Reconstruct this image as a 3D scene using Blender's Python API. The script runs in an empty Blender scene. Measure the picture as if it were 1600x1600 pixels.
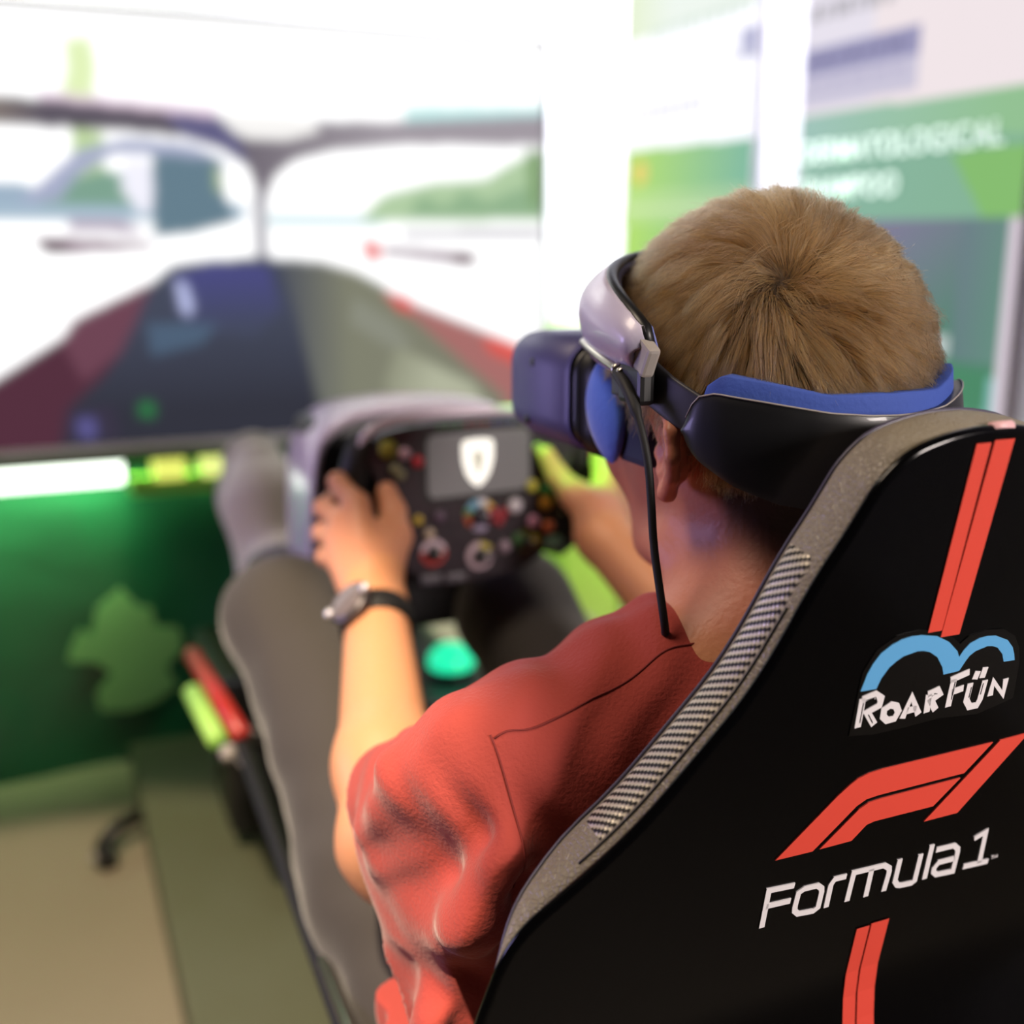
import bpy, bmesh, math, random
import numpy as np
from mathutils import Vector, Matrix, Euler, bvhtree
random.seed(7); rng = np.random.default_rng(7)
PI = math.pi
SC = bpy.context.scene
COL = SC.collection

def lin(c):
    """hex string or sRGB triple -> linear rgb"""
    if isinstance(c, str):
        c = [int(c[i:i + 2], 16) / 255 for i in (1, 3, 5)]
    return tuple(x / 12.92 if x <= 0.04045 else ((x + 0.055) / 1.055) ** 2.4 for x in c)

# ------------------------------------------------------------------ camera, world, lights, exposure
cam_d = bpy.data.cameras.new('camera'); cam = bpy.data.objects.new('camera', cam_d); COL.objects.link(cam)
cam_d.sensor_width = 36; cam_d.lens = 39.375; cam_d.clip_start = 0.02
cam.location = (-.414, -.403, 1.10)
yaw, pit = math.radians(23.2), math.radians(13.5)
fwd = Vector((math.sin(yaw) * math.cos(pit), math.cos(yaw) * math.cos(pit), -math.sin(pit)))
cam.rotation_euler = fwd.to_track_quat('-Z', 'Y').to_euler()
cam_d.dof.use_dof = True; cam_d.dof.focus_distance = .60; cam_d.dof.aperture_fstop = 2.9
SC.camera = cam
SC.view_settings.view_transform = 'Standard'; SC.view_settings.look = 'None'
SC.view_settings.gamma = 1; SC.view_settings.exposure = 0.0; SC.view_settings.use_curve_mapping = False
w = bpy.data.worlds.new('world'); SC.world = w; w.use_nodes = True
w.node_tree.nodes['Background'].inputs[0].default_value = (.75, .72, .85, 1)
w.node_tree.nodes['Background'].inputs[1].default_value = .25

def area(name, loc, target, size, power, color, spread=180):
    l = bpy.data.lights.new(name, 'AREA'); l.energy = power; l.size = size; l.color = color; l.spread = math.radians(spread)
    o = bpy.data.objects.new(name, l); COL.objects.link(o); o.location = loc
    o.rotation_euler = (Vector(target) - Vector(loc)).to_track_quat('-Z', 'Y').to_euler(); return o
def spot(name, loc, target, power, color, ang, blend=.5, r=.03):
    l = bpy.data.lights.new(name, 'SPOT'); l.energy = power; l.color = color; l.spot_size = math.radians(ang); l.spot_blend = blend
    l.shadow_soft_size = r
    o = bpy.data.objects.new(name, l); COL.objects.link(o); o.location = loc
    o.rotation_euler = (Vector(target) - Vector(loc)).to_track_quat('-Z', 'Y').to_euler(); return o
area('ceiling_lamp_warm', (-.95, .25, 2.35), (-.1, .2, .8), .55, 3.4, (1, .81, .62), 75)
area('seat_back_fill', (.9, -1.7, 1.5), (.05, 0, .8), .5, 6.6, (1, .88, .82), 60)  # fill light added behind the camera to brighten the seat back
area('neon_tube_violet', (-1.5, 1.05, .9), (-.1, .3, .9), .5, 3.0, (.55, .46, 1), 100)
spot('floor_pool_light', (-.9, -.5, 2.5), (-.62, .72, 0), 430, (1, .80, .58), 34, .15)  # added spot; its cone edge stands in for a shadow edge on the floor
area('wall_fill_right', (.25, 1.95, 2.5), (1.1, 2.3, 1.3), .6, 30, (.90, .90, 1), 100)  # wall wash added out of view to whiten the right wall
area('wall_fill_back', (-.5, 2.25, 2.55), (-.4, 2.7, 1.6), .6, 22, (.97, 1, .93), 120)  # second wash added out of view to brighten the back wall
spot('green_spotlight', (-.35, .80, 1.75), (.12, .67, .89), 170, (.12, 1, .06), 7.5, .5, .01)
gs = area('green_strip_light', (-.9, 1.86, .655), (-.9, 1.98, .52), .10, 4.6, (.60, 1, .40), 95)
gs.data.shape = 'RECTANGLE'; gs.data.size = 1.7; gs.data.size_y = .04
area('lime_corner_light', (.80, 2.0, .10), (1.1, 2.2, .5), .2, 2, (.6, 1, .15), 90)

# ------------------------------------------------------------------ materials
def mat(name, color, rough=.5, metal=0, spec=.5, coat=0, bump=None, emit=None, sheen=0, sss=0, attr=None, noise=None, coat_rough=.05):
    m = bpy.data.materials.new(name); m.use_nodes = True; nt = m.node_tree; b = nt.nodes['Principled BSDF']
    c = lin(color)
    b.inputs['Base Color'].default_value = (*c, 1); b.inputs['Roughness'].default_value = rough
    b.inputs['Metallic'].default_value = metal; b.inputs['Specular IOR Level'].default_value = spec
    b.inputs['Coat Weight'].default_value = coat; b.inputs['Coat Roughness'].default_value = coat_rough
    if sheen: b.inputs['Sheen Weight'].default_value = sheen; b.inputs['Sheen Roughness'].default_value = .4
    if sss:
        b.inputs['Subsurface Weight'].default_value = sss; b.inputs['Subsurface Radius'].default_value = (.012, .004, .0022)
        b.inputs['Subsurface Scale'].default_value = 1.0
    if emit: b.inputs['Emission Color'].default_value = (*lin(emit[0]), 1); b.inputs['Emission Strength'].default_value = emit[1]
    tc = nt.nodes.new('ShaderNodeTexCoord')
    if attr:
        a = nt.nodes.new('ShaderNodeAttribute'); a.attribute_name = attr
        if attr != 'glow': nt.links.new(a.outputs['Color'], b.inputs['Base Color'])
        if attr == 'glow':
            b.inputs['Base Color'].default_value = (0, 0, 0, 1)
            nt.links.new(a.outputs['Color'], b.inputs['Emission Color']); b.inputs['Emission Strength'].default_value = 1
    if noise:   # (scale, second colour)
        n = nt.nodes.new('ShaderNodeTexNoise'); n.inputs['Scale'].default_value = noise[0]; n.inputs['Detail'].default_value = 5
        nt.links.new(tc.outputs['Object'], n.inputs['Vector'])
        mx = nt.nodes.new('ShaderNodeMix'); mx.data_type = 'RGBA'
        mx.inputs[6].default_value = (*c, 1); mx.inputs[7].default_value = (*lin(noise[1]), 1)
        nt.links.new(n.outputs['Fac'], mx.inputs[0]); nt.links.new(mx.outputs[2], b.inputs['Base Color'])
    if bump:    # (kind, scale, distance)
        kind, sc_, dist = bump
        if kind == 'voronoi':
            n = nt.nodes.new('ShaderNodeTexVoronoi'); n.feature = 'DISTANCE_TO_EDGE'; out = n.outputs['Distance']
        elif kind == 'weave':
            n = nt.nodes.new('ShaderNodeTexNoise'); n.inputs['Detail'].default_value = 8; out = n.outputs['Fac']
        else:
            n = nt.nodes.new('ShaderNodeTexNoise'); n.inputs['Detail'].default_value = 4; out = n.outputs['Fac']
        n.inputs['Scale'].default_value = sc_
        nt.links.new(tc.outputs['Object'], n.inputs['Vector'])
        bp = nt.nodes.new('ShaderNodeBump'); bp.inputs['Distance'].default_value = dist; bp.inputs['Strength'].default_value = 1
        if kind == 'voronoi':
            r = nt.nodes.new('ShaderNodeMath'); r.operation = 'MINIMUM'; r.inputs[1].default_value = .18
            nt.links.new(out, r.inputs[0]); out = r.outputs[0]
        nt.links.new(out, bp.inputs['Height']); nt.links.new(bp.outputs[0], b.inputs['Normal'])
    return m

M = {}
M['skin'] = mat('skin', '#d9a07c', .45, spec=.35, sss=.12, attr='tone', bump=('noise', 260, .0004))
M['shirt'] = mat('rust_red_cotton', '#a64840', .85, spec=.12, sheen=.2, bump=('weave', 420, .0006), noise=(9, '#993e38'))
M['trousers'] = mat('charcoal_trouser', '#45423f', .85, spec=.15, sheen=.3, bump=('weave', 300, .0008))
M['shoe'] = mat('shoe_canvas', '#efe6da', .8, bump=('weave', 200, .001))
M['sole'] = mat('shoe_sole', '#d8d2c8', .6)
M['shell'] = mat('gloss_black_shell', '#050506', .14, spec=.28)
M['leather'] = mat('grey_leather', '#8d8472', .42, spec=.5, bump=('voronoi', 330, .0016))
M['black'] = mat('black_plastic', '#0b0b0d', .4)
M['blacksatin'] = mat('black_satin', '#101114', .45, spec=.4)
M['rubber'] = mat('black_rubber', '#0c0c0d', .65)
M['red'] = mat('red_vinyl', '#dd4b3c', .4)
M['white'] = mat('white_vinyl', '#e6e2e4', .4)
M['blue'] = mat('blue_vinyl', '#5fa8dc', .4)
M['navy'] = mat('navy_plastic', '#403d70', .48, spec=.6)
M['bluefoam'] = mat('blue_fabric', '#4468cc', .8, sheen=.3, bump=('weave', 300, .0004))
M['darkblue'] = mat('dark_blue_fabric', '#101c40', .8)
M['halo'] = mat('grey_lilac_plastic', '#c2bbd0', .35, coat=.2)
M['metal'] = mat('satin_metal', '#b8b2a6', .3, metal=1)
M['greygreen'] = mat('tread_vinyl', '#5c5f4a', .6, noise=(14, '#56583f'))
M['wall'] = mat('white_wall_paint', '#efeef2', .6)
M['darkwall'] = mat('brown_wall', '#3a2c22', .7)
M['floor'] = mat('beige_floor', '#948a76', .55, noise=(3, '#877d69'), bump=('noise', 200, .0004))
M['panel'] = mat('green_satin_panel', '#1f5842', .35, coat=.15, bump=('noise', 2.2, .05))
M['redtube'] = mat('red_paint', '#a82c26', .35)
M['lime'] = mat('lime_glow', '#9cc860', .5, emit=('#8fd050', .25))  # the bar's lime light is put into its colour and a faint glow
M['glow'] = mat('glowing_picture', '#000000', .5, attr='glow', spec=.03)  # lit screen picture; posters share it, their brightness put in as glow
M['greycap'] = mat('pale_grey_plastic', '#9a948f', .4)
def dye(hexc, rough=.4, emit=0):
    k = 'dye' + hexc + str(emit)
    if k not in M: M[k] = mat('plastic_' + hexc[1:], hexc, rough, emit=(hexc, emit) if emit else None)
    return M[k]

# ------------------------------------------------------------------ mesh helpers
def mesh_obj(name, V, Fc, m=None, parent=None, smooth=True, uv=None):
    me = bpy.data.meshes.new(name)
    V = np.asarray(V, np.float32)
    me.from_pydata([tuple(map(float, v)) for v in V], [], [tuple(map(int, f_)) for f_ in Fc]) if len(V) < 20000 else fast(me, V, Fc)
    if smooth and len(me.polygons): me.polygons.foreach_set('use_smooth', [True] * len(me.polygons))
    if m: me.materials.append(m)
    o = bpy.data.objects.new(name, me); COL.objects.link(o)
    if parent: o.parent = parent
    me.update(); return o
def fast(me, V, Q):
    Q = np.asarray(Q, np.int32)
    me.vertices.add(len(V)); me.vertices.foreach_set('co', V.ravel())
    me.loops.add(Q.size); me.loops.foreach_set('vertex_index', Q.ravel())
    me.polygons.add(len(Q)); me.polygons.foreach_set('loop_start', np.arange(0, Q.size, 4, dtype=np.int32))
    me.update(calc_edges=True); me.validate()
def bm_obj(name, bm, m=None, parent=None, smooth=False, loc=None, rot=None):
    me = bpy.data.meshes.new(name); bm.to_mesh(me); bm.free()
    if smooth: me.polygons.foreach_set('use_smooth', [True] * len(me.polygons))
    if m: me.materials.append(m)
    o = bpy.data.objects.new(name, me); COL.objects.link(o)
    if parent: o.parent = parent
    if loc: o.location = loc
    if rot: o.rotation_euler = rot
    return o
def box(name, lo, hi, m, parent=None, bev=.003, rot=None, seg=2):
    lo, hi = Vector(lo), Vector(hi); c = (lo + hi) / 2; s = hi - lo
    bm = bmesh.new(); bmesh.ops.create_cube(bm, size=1)
    bmesh.ops.scale(bm, vec=s, verts=bm.verts)
    if bev: bmesh.ops.bevel(bm, geom=bm.edges[:] + bm.verts[:], offset=min(bev, min(s) * .45), segments=seg, affect='EDGES', profile=.6)
    return bm_obj(name, bm, m, parent, False, c, rot)
def tube(name, pts, r, m, parent=None, n=10, closed=False, smooth_pts=0):
    P = [Vector(p) for p in pts]
    for _ in range(smooth_pts):   # chaikin
        Q = [] if closed else [P[0]]
        L = len(P)
        for i in range(L if closed else L - 1):
            a, b = P[i], P[(i + 1) % L]; Q += [a * .75 + b * .25, a * .25 + b * .75]
        if not closed: Q.append(P[-1])
        P = Q
    R = r if callable(r) else (lambda t: r)
    V, F = [], []; L = len(P); up = None
    for i, p in enumerate(P):
        t = (P[(i + 1) % L] - P[i - 1]) if closed else (P[min(i + 1, L - 1)] - P[max(i - 1, 0)])
        t.normalize()
        if up is None: up = t.orthogonal().normalized()
        up = (up - t * up.dot(t)).normalized(); s = t.cross(up)
        rr = R(i / (L - 1))
        for k in range(n):
            a = 2 * PI * k / n; V.append(p + (up * math.cos(a) + s * math.sin(a)) * rr)
    for i in range(L if closed else L - 1):
        for k in range(n):
            j = (i + 1) % L
            F.append((i * n + k, i * n + (k + 1) % n, j * n + (k + 1) % n, j * n + k))
    if not closed: F.append(tuple(range(n))[::-1]); F.append(tuple((L - 1) * n + k for k in range(n)))
    return mesh_obj(name, V, F, m, parent)
def lathe(name, prof, m, parent=None, n=28, loc=(0, 0, 0), axis=(0, 0, 1)):
    """prof: list of (radius, height) closed at both ends"""
    V, F = [], []
    for r, h in prof:
        for k in range(n): a = 2 * PI * k / n; V.append((r * math.cos(a), r * math.sin(a), h))
    for i in range(len(prof) - 1):
        for k in range(n): F.append((i * n + k, i * n + (k + 1) % n, (i + 1) * n + (k + 1) % n, (i + 1) * n + k))
    F.append(tuple(range(n))[::-1]); F.append(tuple((len(prof) - 1) * n + k for k in range(n)))
    q = Vector(axis).normalized().to_track_quat('Z', 'Y').to_matrix()
    V = [q @ Vector(v) + Vector(loc) for v in V]
    o = mesh_obj(name, V, F, m, parent, smooth=False)
    for p in o.data.polygons: p.use_smooth = len(p.vertices) == 4
    return o
def tag(o, label=None, cat=None, group=None, kind=None):
    if label: o['label'] = label
    if cat: o['category'] = cat
    if group: o['group'] = group
    if kind: o['kind'] = kind
    return o
def empty(name, loc=(0, 0, 0)):
    o = bpy.data.objects.new(name, None); COL.objects.link(o); o.location = loc; o.empty_display_size = .05; return o
def put(parent, *objs):
    """parent objects that were built in world coordinates under an Empty standing elsewhere"""
    for o in objs:
        o.parent = parent; o.matrix_parent_inverse = Matrix.Translation(-parent.location)

# ------------------------------------------------------------------ signed distance fields -> one smooth mesh
class Field:
    def __init__(s, lo, hi, h):
        s.lo = np.array(lo, np.float32); s.h = h
        s.n = np.ceil((np.array(hi) - s.lo) / h).astype(int) + 1
        s.f = np.full(s.n, .08, np.float32)
    def sub(s, lo, hi, pad):
        a = np.clip(np.floor((np.array(lo) - pad - s.lo) / s.h).astype(int), 0, s.n)
        b = np.clip(np.ceil((np.array(hi) + pad - s.lo) / s.h).astype(int) + 1, 0, s.n)
        sl = tuple(slice(i, j) for i, j in zip(a, b))
        ax = [s.lo[i] + s.h * np.arange(a[i], b[i], dtype=np.float32) for i in range(3)]
        return sl, ax[0][:, None, None], ax[1][None, :, None], ax[2][None, None, :]
    def op(s, sl, d, k, mode):
        A = s.f[sl]
        if A.size == 0: return
        if mode == 'u':
            if k <= 0: s.f[sl] = np.minimum(A, d); return
            h = np.clip(.5 + .5 * (A - d) / k, 0, 1); s.f[sl] = A * (1 - h) + d * h - k * h * (1 - h)
        elif mode == 's':
            d = -d
            if k <= 0: s.f[sl] = np.maximum(A, d); return
            h = np.clip(.5 - .5 * (A - d) / k, 0, 1); s.f[sl] = A * (1 - h) + d * h + k * h * (1 - h)
    def cone(s, a, b, r1, r2, k=.01, mode='u', flat=None):
        a = np.array(a, np.float32); b = np.array(b, np.float32); R = max(r1, r2)
        sl, X, Y, Z = s.sub(np.minimum(a, b) - R, np.maximum(a, b) + R, k + .01)
        ba = b - a; L = max(float(ba @ ba), 1e-9)
        X = X - a[0]; Y = Y - a[1]; Z = Z - a[2]
        t = np.clip((X * ba[0] + Y * ba[1] + Z * ba[2]) / L, 0, 1)
        dx, dy, dz = X - t * ba[0], Y - t * ba[1], Z - t * ba[2]
        q = dx * dx + dy * dy + dz * dz
        if flat is not None:   # (direction, factor>1 squeezes along the direction)
            u, fc = flat; u = np.array(u, np.float32); u /= np.linalg.norm(u)
            pr = dx * u[0] + dy * u[1] + dz * u[2]; q = q + pr * pr * (fc * fc - 1)
        s.op(sl, np.sqrt(q) - (r1 + (r2 - r1) * t), k, mode)
    def chain(s, pts, rs, k=.008, mode='u'):
        for i in range(len(pts) - 1): s.cone(pts[i], pts[i + 1], rs[i], rs[i + 1], k, mode)
    def ell(s, c, r, k=.01, mode='u', rot=None):
        c = np.array(c, np.float32); r = np.array(r, np.float32); R = float(r.max()) if rot is not None else r
        sl, X, Y, Z = s.sub(c - R, c + R, k + .01)
        X = X - c[0]; Y = Y - c[1]; Z = Z - c[2]
        if rot is not None:
            m = np.array(Euler(rot).to_matrix()).T
            X, Y, Z = (m[0, 0] * X + m[0, 1] * Y + m[0, 2] * Z, m[1, 0] * X + m[1, 1] * Y + m[1, 2] * Z, m[2, 0] * X + m[2, 1] * Y + m[2, 2] * Z)
        k0 = np.sqrt((X / r[0]) ** 2 + (Y / r[1]) ** 2 + (Z / r[2]) ** 2)
        k1 = np.sqrt((X / r[0] ** 2) ** 2 + (Y / r[1] ** 2) ** 2 + (Z / r[2] ** 2) ** 2)
        s.op(sl, np.where(k1 > 1e-6, k0 * (k0 - 1) / np.maximum(k1, 1e-6), -r.min()), k, mode)
    def coords(s):
        ax = [s.lo[i] + s.h * np.arange(s.n[i], dtype=np.float32) for i in range(3)]
        return ax[0][:, None, None], ax[1][None, :, None], ax[2][None, None, :]
    def mesh(s):
        F = s.f; S = F < 0; n = np.array(F.shape)
        c = np.zeros(n - 1, np.int8)
        for i in (0, 1):
            for j in (0, 1):
                for k in (0, 1): c += S[i:n[0] - 1 + i, j:n[1] - 1 + j, k:n[2] - 1 + k]
        cells = np.argwhere((c > 0) & (c < 8)); del c
        ids = np.full(n - 1, -1, np.int32); ids[tuple(cells.T)] = np.arange(len(cells))
        acc = np.zeros((len(cells), 3)); cnt = np.zeros(len(cells))
        cv = {}
        for i in (0, 1):
            for j in (0, 1):
                for k in (0, 1): cv[(i, j, k)] = F[cells[:, 0] + i, cells[:, 1] + j, cells[:, 2] + k].astype(float)
        for a in cv:
            for ax in range(3):
                if a[ax] == 0:
                    b = list(a); b[ax] = 1; b = tuple(b); fa, fb = cv[a], cv[b]
                    x = (fa < 0) != (fb < 0); t = np.where(x, fa / np.where(x, fa - fb, 1), 0)
                    p = np.tile(np.array(a, float), (len(cells), 1)); p[:, ax] += t
                    acc += p * x[:, None]; cnt += x
        V = (cells + acc / cnt[:, None]) * s.h + s.lo
        quads = []
        for ax in range(3):
            o1, o2 = [(1, 2), (2, 0), (0, 1)][ax]
            sa = [slice(1, -1)] * 3; sb = [slice(1, -1)] * 3; sa[ax] = slice(0, -1); sb[ax] = slice(1, None)
            # edges between grid points g and g+ax
            A = S[tuple(sa)]; B = S[tuple(sb)]
            base = np.array([1, 1, 1]); base[ax] = 0
            for flip, mask in ((False, A & ~B), (True, ~A & B)):
                g = np.argwhere(mask) + base
                def cell(d1, d2):
                    q = g.copy(); q[:, o1] -= d1; q[:, o2] -= d2; return ids[q[:, 0], q[:, 1], q[:, 2]]
                q4 = np.stack([cell(1, 1), cell(0, 1), cell(0, 0), cell(1, 0)], 1)
                quads.append(q4[:, ::-1] if flip else q4)
        Q = np.concatenate(quads); Q = Q[(Q >= 0).all(1)]
        return V.astype(np.float32), Q

def bvh_of(V, Q): return bvhtree.BVHTree.FromPolygons([tuple(map(float, v)) for v in V], [tuple(map(int, q)) for q in Q])

# ================================================================== SETTING
def slab(name, lo, hi, m):
    o = box(name, lo, hi, m, bev=0); tag(o, kind='structure'); return o
slab('floor', (-3, -2.5, -.1), (1.1, 2.7, 0), M['floor'])
slab('wall_back', (-3, 2.7, 0), (1.2, 2.8, 2.7), M['wall'])
slab('wall_right', (1.1, -2.5, 0), (1.2, 2.7, 2.7), M['wall'])
slab('wall_left', (-3.1, -2.5, 0), (-3, 2.8, 2.7), M['darkwall'])
slab('wall_rear', (-3, -2.6, 0), (1.2, -2.5, 2.7), M['darkwall'])
slab('ceiling', (-3.1, -2.6, 2.7), (1.2, 2.8, 2.8), mat('grey_ceiling', '#5a5858', .8))

# ------------------------------------------------------------------ flat pictures (screen, posters) as coloured grids
def inpoly(X, Y, poly):
    inside = np.zeros(X.shape, bool); n = len(poly)
    for i in range(n):
        x1, y1 = poly[i]; x2, y2 = poly[(i + 1) % n]
        if y1 == y2: continue
        c = ((y1 > Y) != (y2 > Y)) & (X < (x2 - x1) * (Y - y1) / (y2 - y1) + x1); inside ^= c
    return inside
class Picture:
    def __init__(s, u0, u1, v0, v1, nu, nv, base, gain=1):
        s.u = np.linspace(u0, u1, nu); s.v = np.linspace(v0, v1, nv); s.U, s.V = np.meshgrid(s.u, s.v)
        s.C = np.zeros((*s.U.shape, 3)); s.C[:] = np.array(lin(base)) * gain
    def fill(s, poly, col, gain=1, alpha=1):
        m = inpoly(s.U, s.V, poly); s.C[m] = s.C[m] * (1 - alpha) + np.array(lin(col)) * gain * alpha
    def grad(s, poly, p0, c0, p1, c1, alpha=1):
        m = inpoly(s.U, s.V, poly); d = np.array(p1) - np.array(p0)
        t = np.clip(((s.U - p0[0]) * d[0] + (s.V - p0[1]) * d[1]) / (d @ d), 0, 1)[..., None]
        c = np.array(lin(c0)) * (1 - t) + np.array(lin(c1)) * t
        s.C[m] = s.C[m] * (1 - alpha) + c[m] * alpha
    def rect(s, u0, u1, v0, v1, col, gain=1, alpha=1): s.fill([(u0, v0), (u1, v0), (u1, v1), (u0, v1)], col, gain, alpha)
    def blur(s, k=1):
        for _ in range(k):
            C = np.pad(s.C, ((1, 1), (1, 1), (0, 0)), 'edge')
            s.C = (C[:-2, 1:-1] + C[2:, 1:-1] + C[1:-1, :-2] + C[1:-1, 2:] + 4 * C[1:-1, 1:-1]) / 8
    def build(s, name, place, parent):
        nu, nv = len(s.u), len(s.v)
        V = [place(float(a), float(b)) for b in s.v for a in s.u]
        F = [(j * nu + i, j * nu + i + 1, (j + 1) * nu + i + 1, (j + 1) * nu + i) for j in range(nv - 1) for i in range(nu - 1)]
        o = mesh_obj(name, V, F, M['glow'], None, smooth=False)
        at = o.data.attributes.new('glow', 'FLOAT_COLOR', 'POINT')
        at.data.foreach_set('color', np.concatenate([s.C.reshape(-1, 3), np.ones((nu * nv, 1))], 1).astype(np.float32).ravel())
        put(parent, o); return o

# ---- the big game screen in front of the simulator
tv = tag(empty('display_screen', (-.1, 1.75, .745)), 'large bright display showing a racing cockpit view ahead of the driver', 'screen')
put(tv, box('bezel', (-.80, 1.735, .728), (.578, 1.79, 1.490), dye('#c9c7cc', .4), bev=.006))
P = Picture(-.78, .568, .745, 1.48, 420, 230, '#ffffff', 1.25)
P.fill([(-.313, 1.432), (-.272, 1.437), (-.265, 1.395), (-.275, 1.343), (-.326, 1.341), (-.312, 1.382)], '#dff0b8', 1.05)
P.fill([(-.312, 1.29), (-.262, 1.285), (-.27, 1.2), (-.32, 1.2)], '#bfd8a0', 1)
P.fill([(-.78, 1.164), (-.032, 1.17), (-.027, 1.14), (-.78, 1.136)], '#a9bfd0')
P.fill([(-.78, 1.20), (-.40, 1.20), (-.33, 1.165), (-.78, 1.165)], '#9fb4c8')
P.fill([(-.376, 1.165), (-.333, 1.201), (-.264, 1.224), (-.17, 1.20), (-.17, 1.165)], '#7fa592')
P.fill([(-.406, 1.168), (-.363, 1.206), (-.308, 1.254), (-.223, 1.278), (-.116, 1.27), (-.061, 1.245), (-.063, 1.217), (-.139, 1.248), (-.246, 1.25), (-.311, 1.212), (-.346, 1.169)], '#aab0cc')
P.fill([(-.235, 1.24), (-.19, 1.24), (-.18, 1.16), (-.21, 1.15), (-.24, 1.19)], '#ecebf6', 1.1)
P.fill([(-.184, 1.252), (-.067, 1.245), (-.065, 1.19), (-.045, 1.139), (-.126, 1.117), (-.192, 1.111)], '#66808f')
P.fill([(-.08, 1.235), (-.068, 1.235), (-.066, 1.19), (-.08, 1.19)], '#9fb488')
P.fill([(.014, 1.151), (.234, 1.153), (.233, 1.133), (.013, 1.132)], '#c4dbe0', 1.1)
P.fill([(.183, 1.141), (.235, 1.189), (.338, 1.214), (.445, 1.222), (.5, 1.254), (.584, 1.287), (.585, 1.144)], '#b3cfa6')
P.fill([(.28, 1.15), (.31, 1.19), (.36, 1.17), (.40, 1.2), (.45, 1.18), (.50, 1.20), (.57, 1.22), (.57, 1.15)], '#93b58f')
P.fill([(.27, 1.125), (.568, 1.13), (.568, 1.11), (.27, 1.11)], '#c9c6cc')
P.fill([(.53, 1.28), (.568, 1.28), (.568, 1.17), (.54, 1.17)], '#86a677')
P.fill([(-.386, 1.11), (-.33, 1.108), (-.193, 1.1), (-.194, 1.091), (-.333, 1.084), (-.374, 1.086)], '#8f7486')
P.fill([(-.386, 1.105), (-.335, 1.1), (-.335, 1.084), (-.372, 1.083)], '#4a2438')
P.fill([(-.33, 1.14), (-.24, 1.14), (-.20, 1.115), (-.33, 1.12)], '#c0b4c4')
P.fill([(.232, 1.094), (.417, 1.081), (.424, 1.06), (.363, 1.063), (.232, 1.079)], '#a28f9c')
P.fill([(.37, 1.08), (.42, 1.079), (.422, 1.058), (.37, 1.06)], '#6a4a58')
P.fill([(.19, 1.105), (.222, 1.102), (.228, 1.07), (.200, 1.066)], '#ea6e6e')
halo = [(-.78, 1.352), (-.476, 1.338), (-.419, 1.336), (-.301, 1.332), (-.068, 1.317), (-.014, 1.285), (.044, 1.287), (.104, 1.317), (.264, 1.323), (.583, 1.348), (.584, 1.289), (.288, 1.283), (.138, 1.267), (.066, 1.248), (.029, 1.219), (.012, 1.18), (.008, 1.065), (-.013, 1.065), (-.005, 1.191), (-.019, 1.233), (-.06, 1.261), (-.115, 1.281), (-.222, 1.288), (-.305, 1.29), (-.423, 1.296), (-.78, 1.299)]
P.fill([(.28, 1.35), (.583, 1.363), (.583, 1.33), (.28, 1.32)], '#bfe6e4', 1.1)
P.fill([(-.36, 1.348), (-.068, 1.332), (-.068, 1.31), (-.36, 1.32)], '#e6cfe0', 1.1)
P.grad(halo, (-.1, 1.3), '#5d5662', (.25, 1.3), '#a39ba3')
P.grad([(-.78, 1.352), (-.43, 1.338), (-.33, 1.333), (-.33, 1.29), (-.78, 1.299)], (-.45, 1.3), '#8b7f78', (-.36, 1.3), '#5d5662')
P.fill([(-.16, 1.322), (-.068, 1.317), (-.03, 1.28), (-.02, 1.235), (-.06, 1.262), (-.13, 1.282)], '#625f86')
P.fill([(-.013, 1.19), (.012, 1.19), (.008, 1.065), (-.013, 1.065)], '#a8a6ae')
P.fill([(-.073, 1.326), (.105, 1.322), (.116, 1.3), (.055, 1.283), (-.014, 1.281), (-.045, 1.296)], '#eceae8', 1.15)
P.fill([(-.78, .72), (-.528, .838), (-.465, .874), (-.355, .941), (-.337, .969), (-.198, 1.033), (-.262, .91), (-.298, .866), (-.361, .812), (-.378, .738)], '#55303f')
P.fill([(-.337, .969), (-.198, 1.033), (-.262, .91), (-.33, .86), (-.36, .93)], '#6f4555')
P.fill([(.211, 1.024), (.295, .983), (.486, .908), (.588, .865), (.589, .675), (.5, .695), (.415, .82), (.281, .953)], '#aa6f6c')
nose = [(-.378, .744), (-.361, .812), (-.298, .866), (-.262, .91), (-.198, 1.033), (-.163, 1.061), (-.083, 1.072), (.01, 1.073), (.106, 1.067), (.18, 1.046), (.23, 1.021), (.281, .965), (.387, .873), (.486, .79), (.5, .681)]
P.grad(nose, (0, .98), '#454a5c', (0, .80), '#33343f')
P.grad([(-.164, 1.044), (-.095, 1.064), (.009, 1.059), (.03, .98), (-.02, .93), (-.101, .94), (-.157, .967)], (-.03, 1.06), '#4c4c86', (-.03, .95), '#454a60')
P.grad([(.034, 1.072), (.106, 1.067), (.18, 1.046), (.23, 1.021), (.281, .965), (.387, .873), (.486, .79), (.5, .681), (.113, .707), (.075, .884)], (.06, .9), '#5b5e62', (.16, .9), '#80816f')
P.grad([(.253, .904), (.415, .82), (.486, .709), (.276, .709), (.225, .829)], (.23, .85), '#8e907b', (.33, .82), '#b3b69e')
P.fill([(.17, 1.0), (.25, .95), (.29, .90), (.24, .90), (.16, .95)], '#8c8e80')
P.fill([(-.160, 1.036), (-.142, 1.030), (-.132, .99), (-.137, .968), (-.152, .98)], '#c3c9f2')
P.fill([(-.215, .96), (-.09, .955), (-.12, .92), (-.21, .90)], '#56708a', 1, .6)
P.fill([(.23, 1.009), (.282, .996), (.294, .965), (.261, .972)], '#e05555')
P.fill([(.437, .917), (.5, .901), (.568, .87), (.568, .83), (.5, .862), (.45, .884)], '#e35a52')
P.fill([(-.238, .819), (-.211, .817), (-.213, .789), (-.24, .791)], '#2e7a45')
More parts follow.
